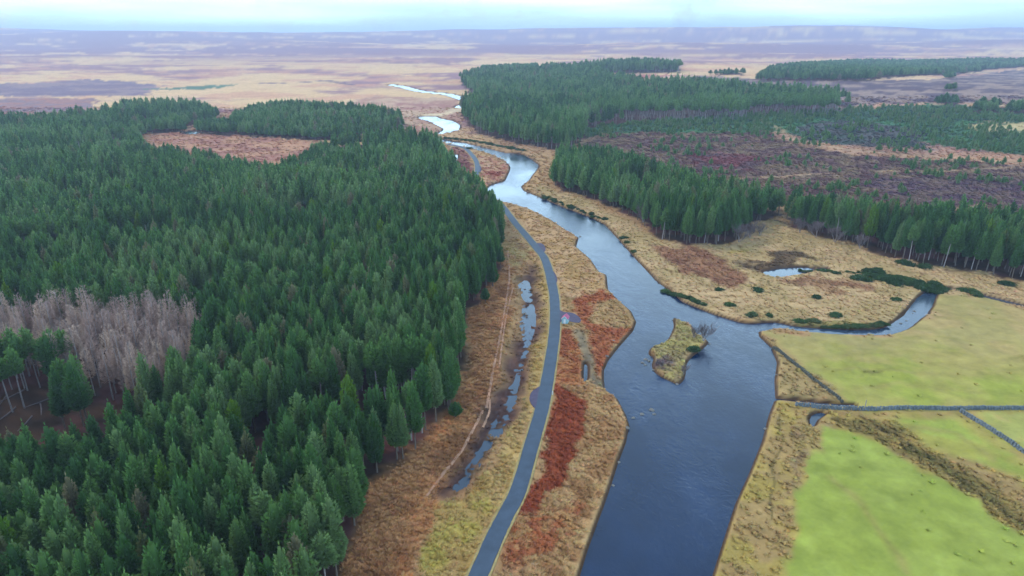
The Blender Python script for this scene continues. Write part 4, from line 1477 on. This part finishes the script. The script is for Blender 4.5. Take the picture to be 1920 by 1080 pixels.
# ------------------------------------------------------------------ dry stone walls
def stone_wall(pts, label, wd=.55, ht=1.0, dark=False):
    P = gpoly(pts, 3, False)
    seg = np.linalg.norm(np.diff(P, axis=0), axis=1); cum = np.concatenate([[0], np.cumsum(seg)])
    L = cum[-1]
    x0, y0 = P[0]
    root = empty('stone_wall', (float(x0), float(y0), float(z_at(x0, y0)[0])))
    tag(root, label, 'wall')
    vs_, fs_ = [], []; cv, cf = [], []
    r = random.Random(int(L * 10))
    n_ = int(L / .62)
    zs = z_at(np.interp(np.linspace(0, L, n_), cum, P[:, 0]), np.interp(np.linspace(0, L, n_), cum, P[:, 1])) - root.location.z

    def box(V, Fc, c, t, nr_, a, b, h_, jit):
        k = len(V)
        for dz_ in (0, 1):
            for sx, sy in ((-1, -1), (1, -1), (1, 1), (-1, 1)):
                q = c + t * (sx * a * (.85 if dz_ else 1) * r.uniform(1 - jit, 1)) + nr_ * (sy * b * (.85 if dz_ else 1) * r.uniform(1 - jit, 1))
                V.append((q[0], q[1], c[2] + dz_ * h_ * r.uniform(1 - jit, 1)))
        Fc += [(k, k + 1, k + 5, k + 4), (k + 1, k + 2, k + 6, k + 5), (k + 2, k + 3, k + 7, k + 6), (k + 3, k, k + 4, k + 7), (k + 4, k + 5, k + 6, k + 7)]
    for i in range(n_):
        s_ = (i + .5) / n_ * L
        a = np.array([np.interp(s_, cum, P[:, 0]), np.interp(s_, cum, P[:, 1])])
        b = np.array([np.interp(min(s_ + .5, L), cum, P[:, 0]), np.interp(min(s_ + .5, L), cum, P[:, 1])])
        p_ = np.array([np.interp(max(s_ - .5, 0), cum, P[:, 0]), np.interp(max(s_ - .5, 0), cum, P[:, 1])])
        t = (b - p_) / (np.linalg.norm(b - p_) + 1e-9); t3 = Vector((t[0], t[1], 0)); n3 = Vector((-t[1], t[0], 0))
        c = Vector((a[0] - x0, a[1] - y0, zs[i] - .15))
        for lv in range(3):
            for sd_ in (-1, 1):
                cc_ = c + n3 * (sd_ * wd * (.27 - .03 * lv)) + Vector((0, 0, lv * ht * .3)) + t3 * r.uniform(-.15, .15)
                box(vs_, fs_, cc_, t3, n3, .3 * r.uniform(.7, 1.1), wd * .25, ht * .3 * r.uniform(.85, 1.15), .25)
        box(cv, cf, c + Vector((0, 0, ht * .9)), t3, n3, .26, wd * .42 * r.uniform(.6, 1.1), ht * r.uniform(.12, .28), .3)
    o = mesh_obj('stone', vs_, fs_, M_STONEDARK if dark else M_STONE, root); o['kind'] = 'stuff'
    o = mesh_obj('coping', cv, cf, M_STONEDARK if dark else M_STONE, root); o['kind'] = 'stuff'
    return root


stone_wall([(1490, 762), (1560, 766), (1640, 770), (1700, 769), (1800, 768), (1920, 768), (2060, 770), (2240, 774)],
           "long grey dry stone wall across the pasture from the river strip to the far side", .52, 1.0)
stone_wall([(1800, 772), (1850, 803), (1920, 850), (2050, 935), (2200, 1035)],
           "grey dry stone wall slanting down between two green fields from the long wall", .55, 1.0)
stone_wall([(1449, 650), (1470, 668), (1510, 702), (1550, 733), (1580, 753)],
           "low dark tumbled wall running diagonally from the river to the ditch junction", .7, .8, True)


# ------------------------------------------------------------------ the little hut by the road
def box_mesh(name, x0, x1, y0, y1, z0, z1, mat, parent):
    v = [(x0, y0, z0), (x1, y0, z0), (x1, y1, z0), (x0, y1, z0), (x0, y0, z1), (x1, y0, z1), (x1, y1, z1), (x0, y1, z1)]
    f = [(3, 2, 1, 0), (4, 5, 6, 7), (0, 1, 5, 4), (1, 2, 6, 5), (2, 3, 7, 6), (3, 0, 4, 7)]
    o = mesh_obj(name, v, f, mat, parent)
    return o


hx, hy = at(1060, 606)
hut = empty('hut', (hx, hy, .225), R(-18))
tag(hut, "tiny pale blue hut with a pink-red roof on the parking spot beside the road", 'hut')
M_BLUE = simple_mat('pale_blue_paint', (.30, .50, .56), .6, .08, 2)
M_RED = simple_mat('pink_red_roof', (.44, .08, .17), .6, .1, 2)
M_WHITE = simple_mat('white_paint', (.72, .72, .76), .5, .05, 2)
M_DARK = simple_mat('dark_glass', (.03, .035, .04), .15, .05, 2, 0, .5)
hw, hd, hh, rp = .8, 1.0, 1.55, .75
v = [(-hw, -hd, 0), (hw, -hd, 0), (hw, hd, 0), (-hw, hd, 0), (-hw, -hd, hh), (hw, -hd, hh), (hw, hd, hh), (-hw, hd, hh), (0, -hd, hh + rp), (0, hd, hh + rp)]
f = [(0, 1, 5, 8, 4), (2, 3, 7, 9, 6), (1, 2, 6, 5), (3, 0, 4, 7), (4, 8, 9, 7), (8, 5, 6, 9)]
mesh_obj('wall', v, f, M_BLUE, hut)
for s in (-1, 1):
    a = math.atan2(rp, hw)
    nx_, nz_ = math.sin(a) * s, math.cos(a)
    p0 = (s * (hw + .14), hh - .13 * rp / hw); p1 = (0, hh + rp)
    vv = []
    for yy_ in (-hd - .12, hd + .12):
        for (q, r_) in (p0, p1):
            vv.append((q + nx_ * .01, yy_, r_ + nz_ * .01)); vv.append((q + nx_ * .07, yy_, r_ + nz_ * .07))
    mesh_obj('roof_panel', vv, [(0, 1, 3, 2), (4, 6, 7, 5), (1, 5, 7, 3), (0, 2, 6, 4), (0, 4, 5, 1), (2, 3, 7, 6)], M_RED, hut)
    mesh_obj('barge_board', [(x_, y_, z_) for y_ in (-hd - .16, -hd - .125) for (x_, z_) in ((p0[0], p0[1] - .12), (p0[0], p0[1] + .06), (0, hh + rp + .08), (0, hh + rp - .10))],
             [(0, 1, 2, 3), (7, 6, 5, 4), (0, 4, 5, 1), (1, 5, 6, 2), (2, 6, 7, 3), (3, 7, 4, 0)], M_WHITE, hut)
box_mesh('door', -.3, .3, -hd - .03, -hd - .002, .02, 1.4, M_WHITE, hut)
wf = box_mesh('window', hw + .003, hw + .04, -.35, .35, .8, 1.3, M_WHITE, hut)
box_mesh('pane', hw + .042, hw + .05, -.28, .28, .86, 1.24, M_DARK, wf)

# white marker post by the road and a pale post by the wall
for (px_, py_, hgt, lab, nm, mt) in ((1036, 741, 1.0, "short white marker post on the verge beside the red bracken", 'marker_post', M_WHITE),
                                     (1621, 768, 2.4, "tall pale wooden post standing beside the long stone wall", 'fence_post', M_BARKPALE)):
    x_, y_ = at(px_, py_)
    zb_ = float(z_at(x_, y_)[0])
    vs_, fs_ = [], []
    tube(vs_, fs_, [(0, 0, -.3), (0, 0, hgt * .9), (0, 0, hgt)], [.09, .09, .03], 8)
    o = mesh_obj(nm, vs_, fs_, mt); o.location = (x_, y_, zb_); tag(o, lab, 'post')

# fallen trunks on the floor of the left-hand clearing
log_px = [(14, 742, 20), (48, 733, -14), (76, 758, 35), (30, 765, 5), (104, 744, -30), (60, 780, 12), (726, 768, 25), (764, 777, -12)]
ll = zone_labels([q[0] for q in log_px], [q[1] for q in log_px], ['fallen pale trunk'] * 8, [(40, 'by the left edge'), (90, 'under the bare stems'), (200, 'right of the bare stems'), (3000, 'in the roadside gap')], [(3000, 'on the bare floor')])
for (px_, py_, dg), lab in zip(log_px, ll):
    x_, y_ = at(px_, py_)
    vs_, fs_ = [], []
    tube(vs_, fs_, [(0, 0, 0), (.1, 0, 3), (0, .1, 6.5)], [.17, .14, .06], 6)
    o = mesh_obj('fallen_trunk', vs_, fs_, M_TWIG); o.location = (x_, y_, float(z_at(x_, y_)[0]) + .12)
    o.rotation_euler = (R(88), 0, R(dg)); tag(o, lab, 'log', 'fallen trunks')

# ------------------------------------------------------------------ rocks at the water's edge and in the riffles
print('rocks')


def rock_mesh(seed):
    r = random.Random(seed)
    bm = bmesh.new(); bmesh.ops.create_icosphere(bm, subdivisions=2, radius=1)
    for v_ in bm.verts:
        v_.co *= r.uniform(.75, 1.1); v_.co.z *= .6
    me = bpy.data.meshes.new('rock'); bm.to_mesh(me); bm.free(); me.materials.append(M_ROCK)
    return me


RK = [rock_mesh(i) for i in range(4)]
spots = [(1205, 676), (1210, 680), (1217, 673), (1211, 670), (1188, 779), (1204, 772), (1227, 772), (1222, 764), (1138, 668), (1150, 640), (1244, 541), (1136, 516), (1088, 441),
         (1262, 596), (1330, 641), (1270, 716), (1226, 690), (1456, 700), (1436, 800), (1150, 905), (1176, 800), (1160, 862), (1715, 580), (1712, 584), (1700, 598), (1690, 603)]
RZ = [(1100, "at the left bank above the road bend"), (1180, "along the left bank"), (1200, "off the left bank below the island"), (1235, "in the riffle left of the island"),
      (1340, "against the river island"), (1500, "along the right bank"), (3000, "in the stream")]
rl = zone_labels([q[0] for q in spots], [q[1] for q in spots], ['small dark rock'] * len(spots), RZ, [(3000, 'in water')])
for (px_, py_), lab in zip(spots, rl):
    x_, y_ = at(px_, py_)
    d_ = math.hypot(x_, y_)
    o = mesh_obj('river_rock', None, None, None, me=RK[rnd.randrange(4)])
    s = rnd.uniform(.25, .6)
    o.location = (x_, y_, max(WATER_Z, float(z_at(x_, y_)[0])) + .0)
    o.scale = (s, s * rnd.uniform(.7, 1.2), s * .8); o.rotation_euler = (0, 0, rnd.random() * 6)
    tag(o, lab, 'rock', 'rocks in the shallows')

# ------------------------------------------------------------------ air
bx = 7600
me = bpy.data.meshes.new('haze')
bm = bmesh.new(); bmesh.ops.create_cube(bm, size=1)
for v_ in bm.verts:
    v_.co = Vector((v_.co.x * 30000, v_.co.y * 10400 + 4700, 73.5 + v_.co.z * 155 ))
bm.to_mesh(me); bm.free()
hz_o = bpy.data.objects.new('haze', me); COL.objects.link(hz_o)
mh = bpy.data.materials.new('haze'); mh.use_nodes = True
mh.node_tree.nodes.clear()
o_ = mh.node_tree.nodes.new('ShaderNodeOutputMaterial')
pv = mh.node_tree.nodes.new('ShaderNodeVolumePrincipled')
pv.inputs['Color'].default_value = (.62, .72, .97, 1)
pv.inputs['Density'].default_value = .00017
pv.inputs['Anisotropy'].default_value = .2
mh.node_tree.links.new(pv.outputs[0], o_.inputs['Volume'])
me.materials.append(mh)
tag(hz_o, kind='stuff')
print('done')
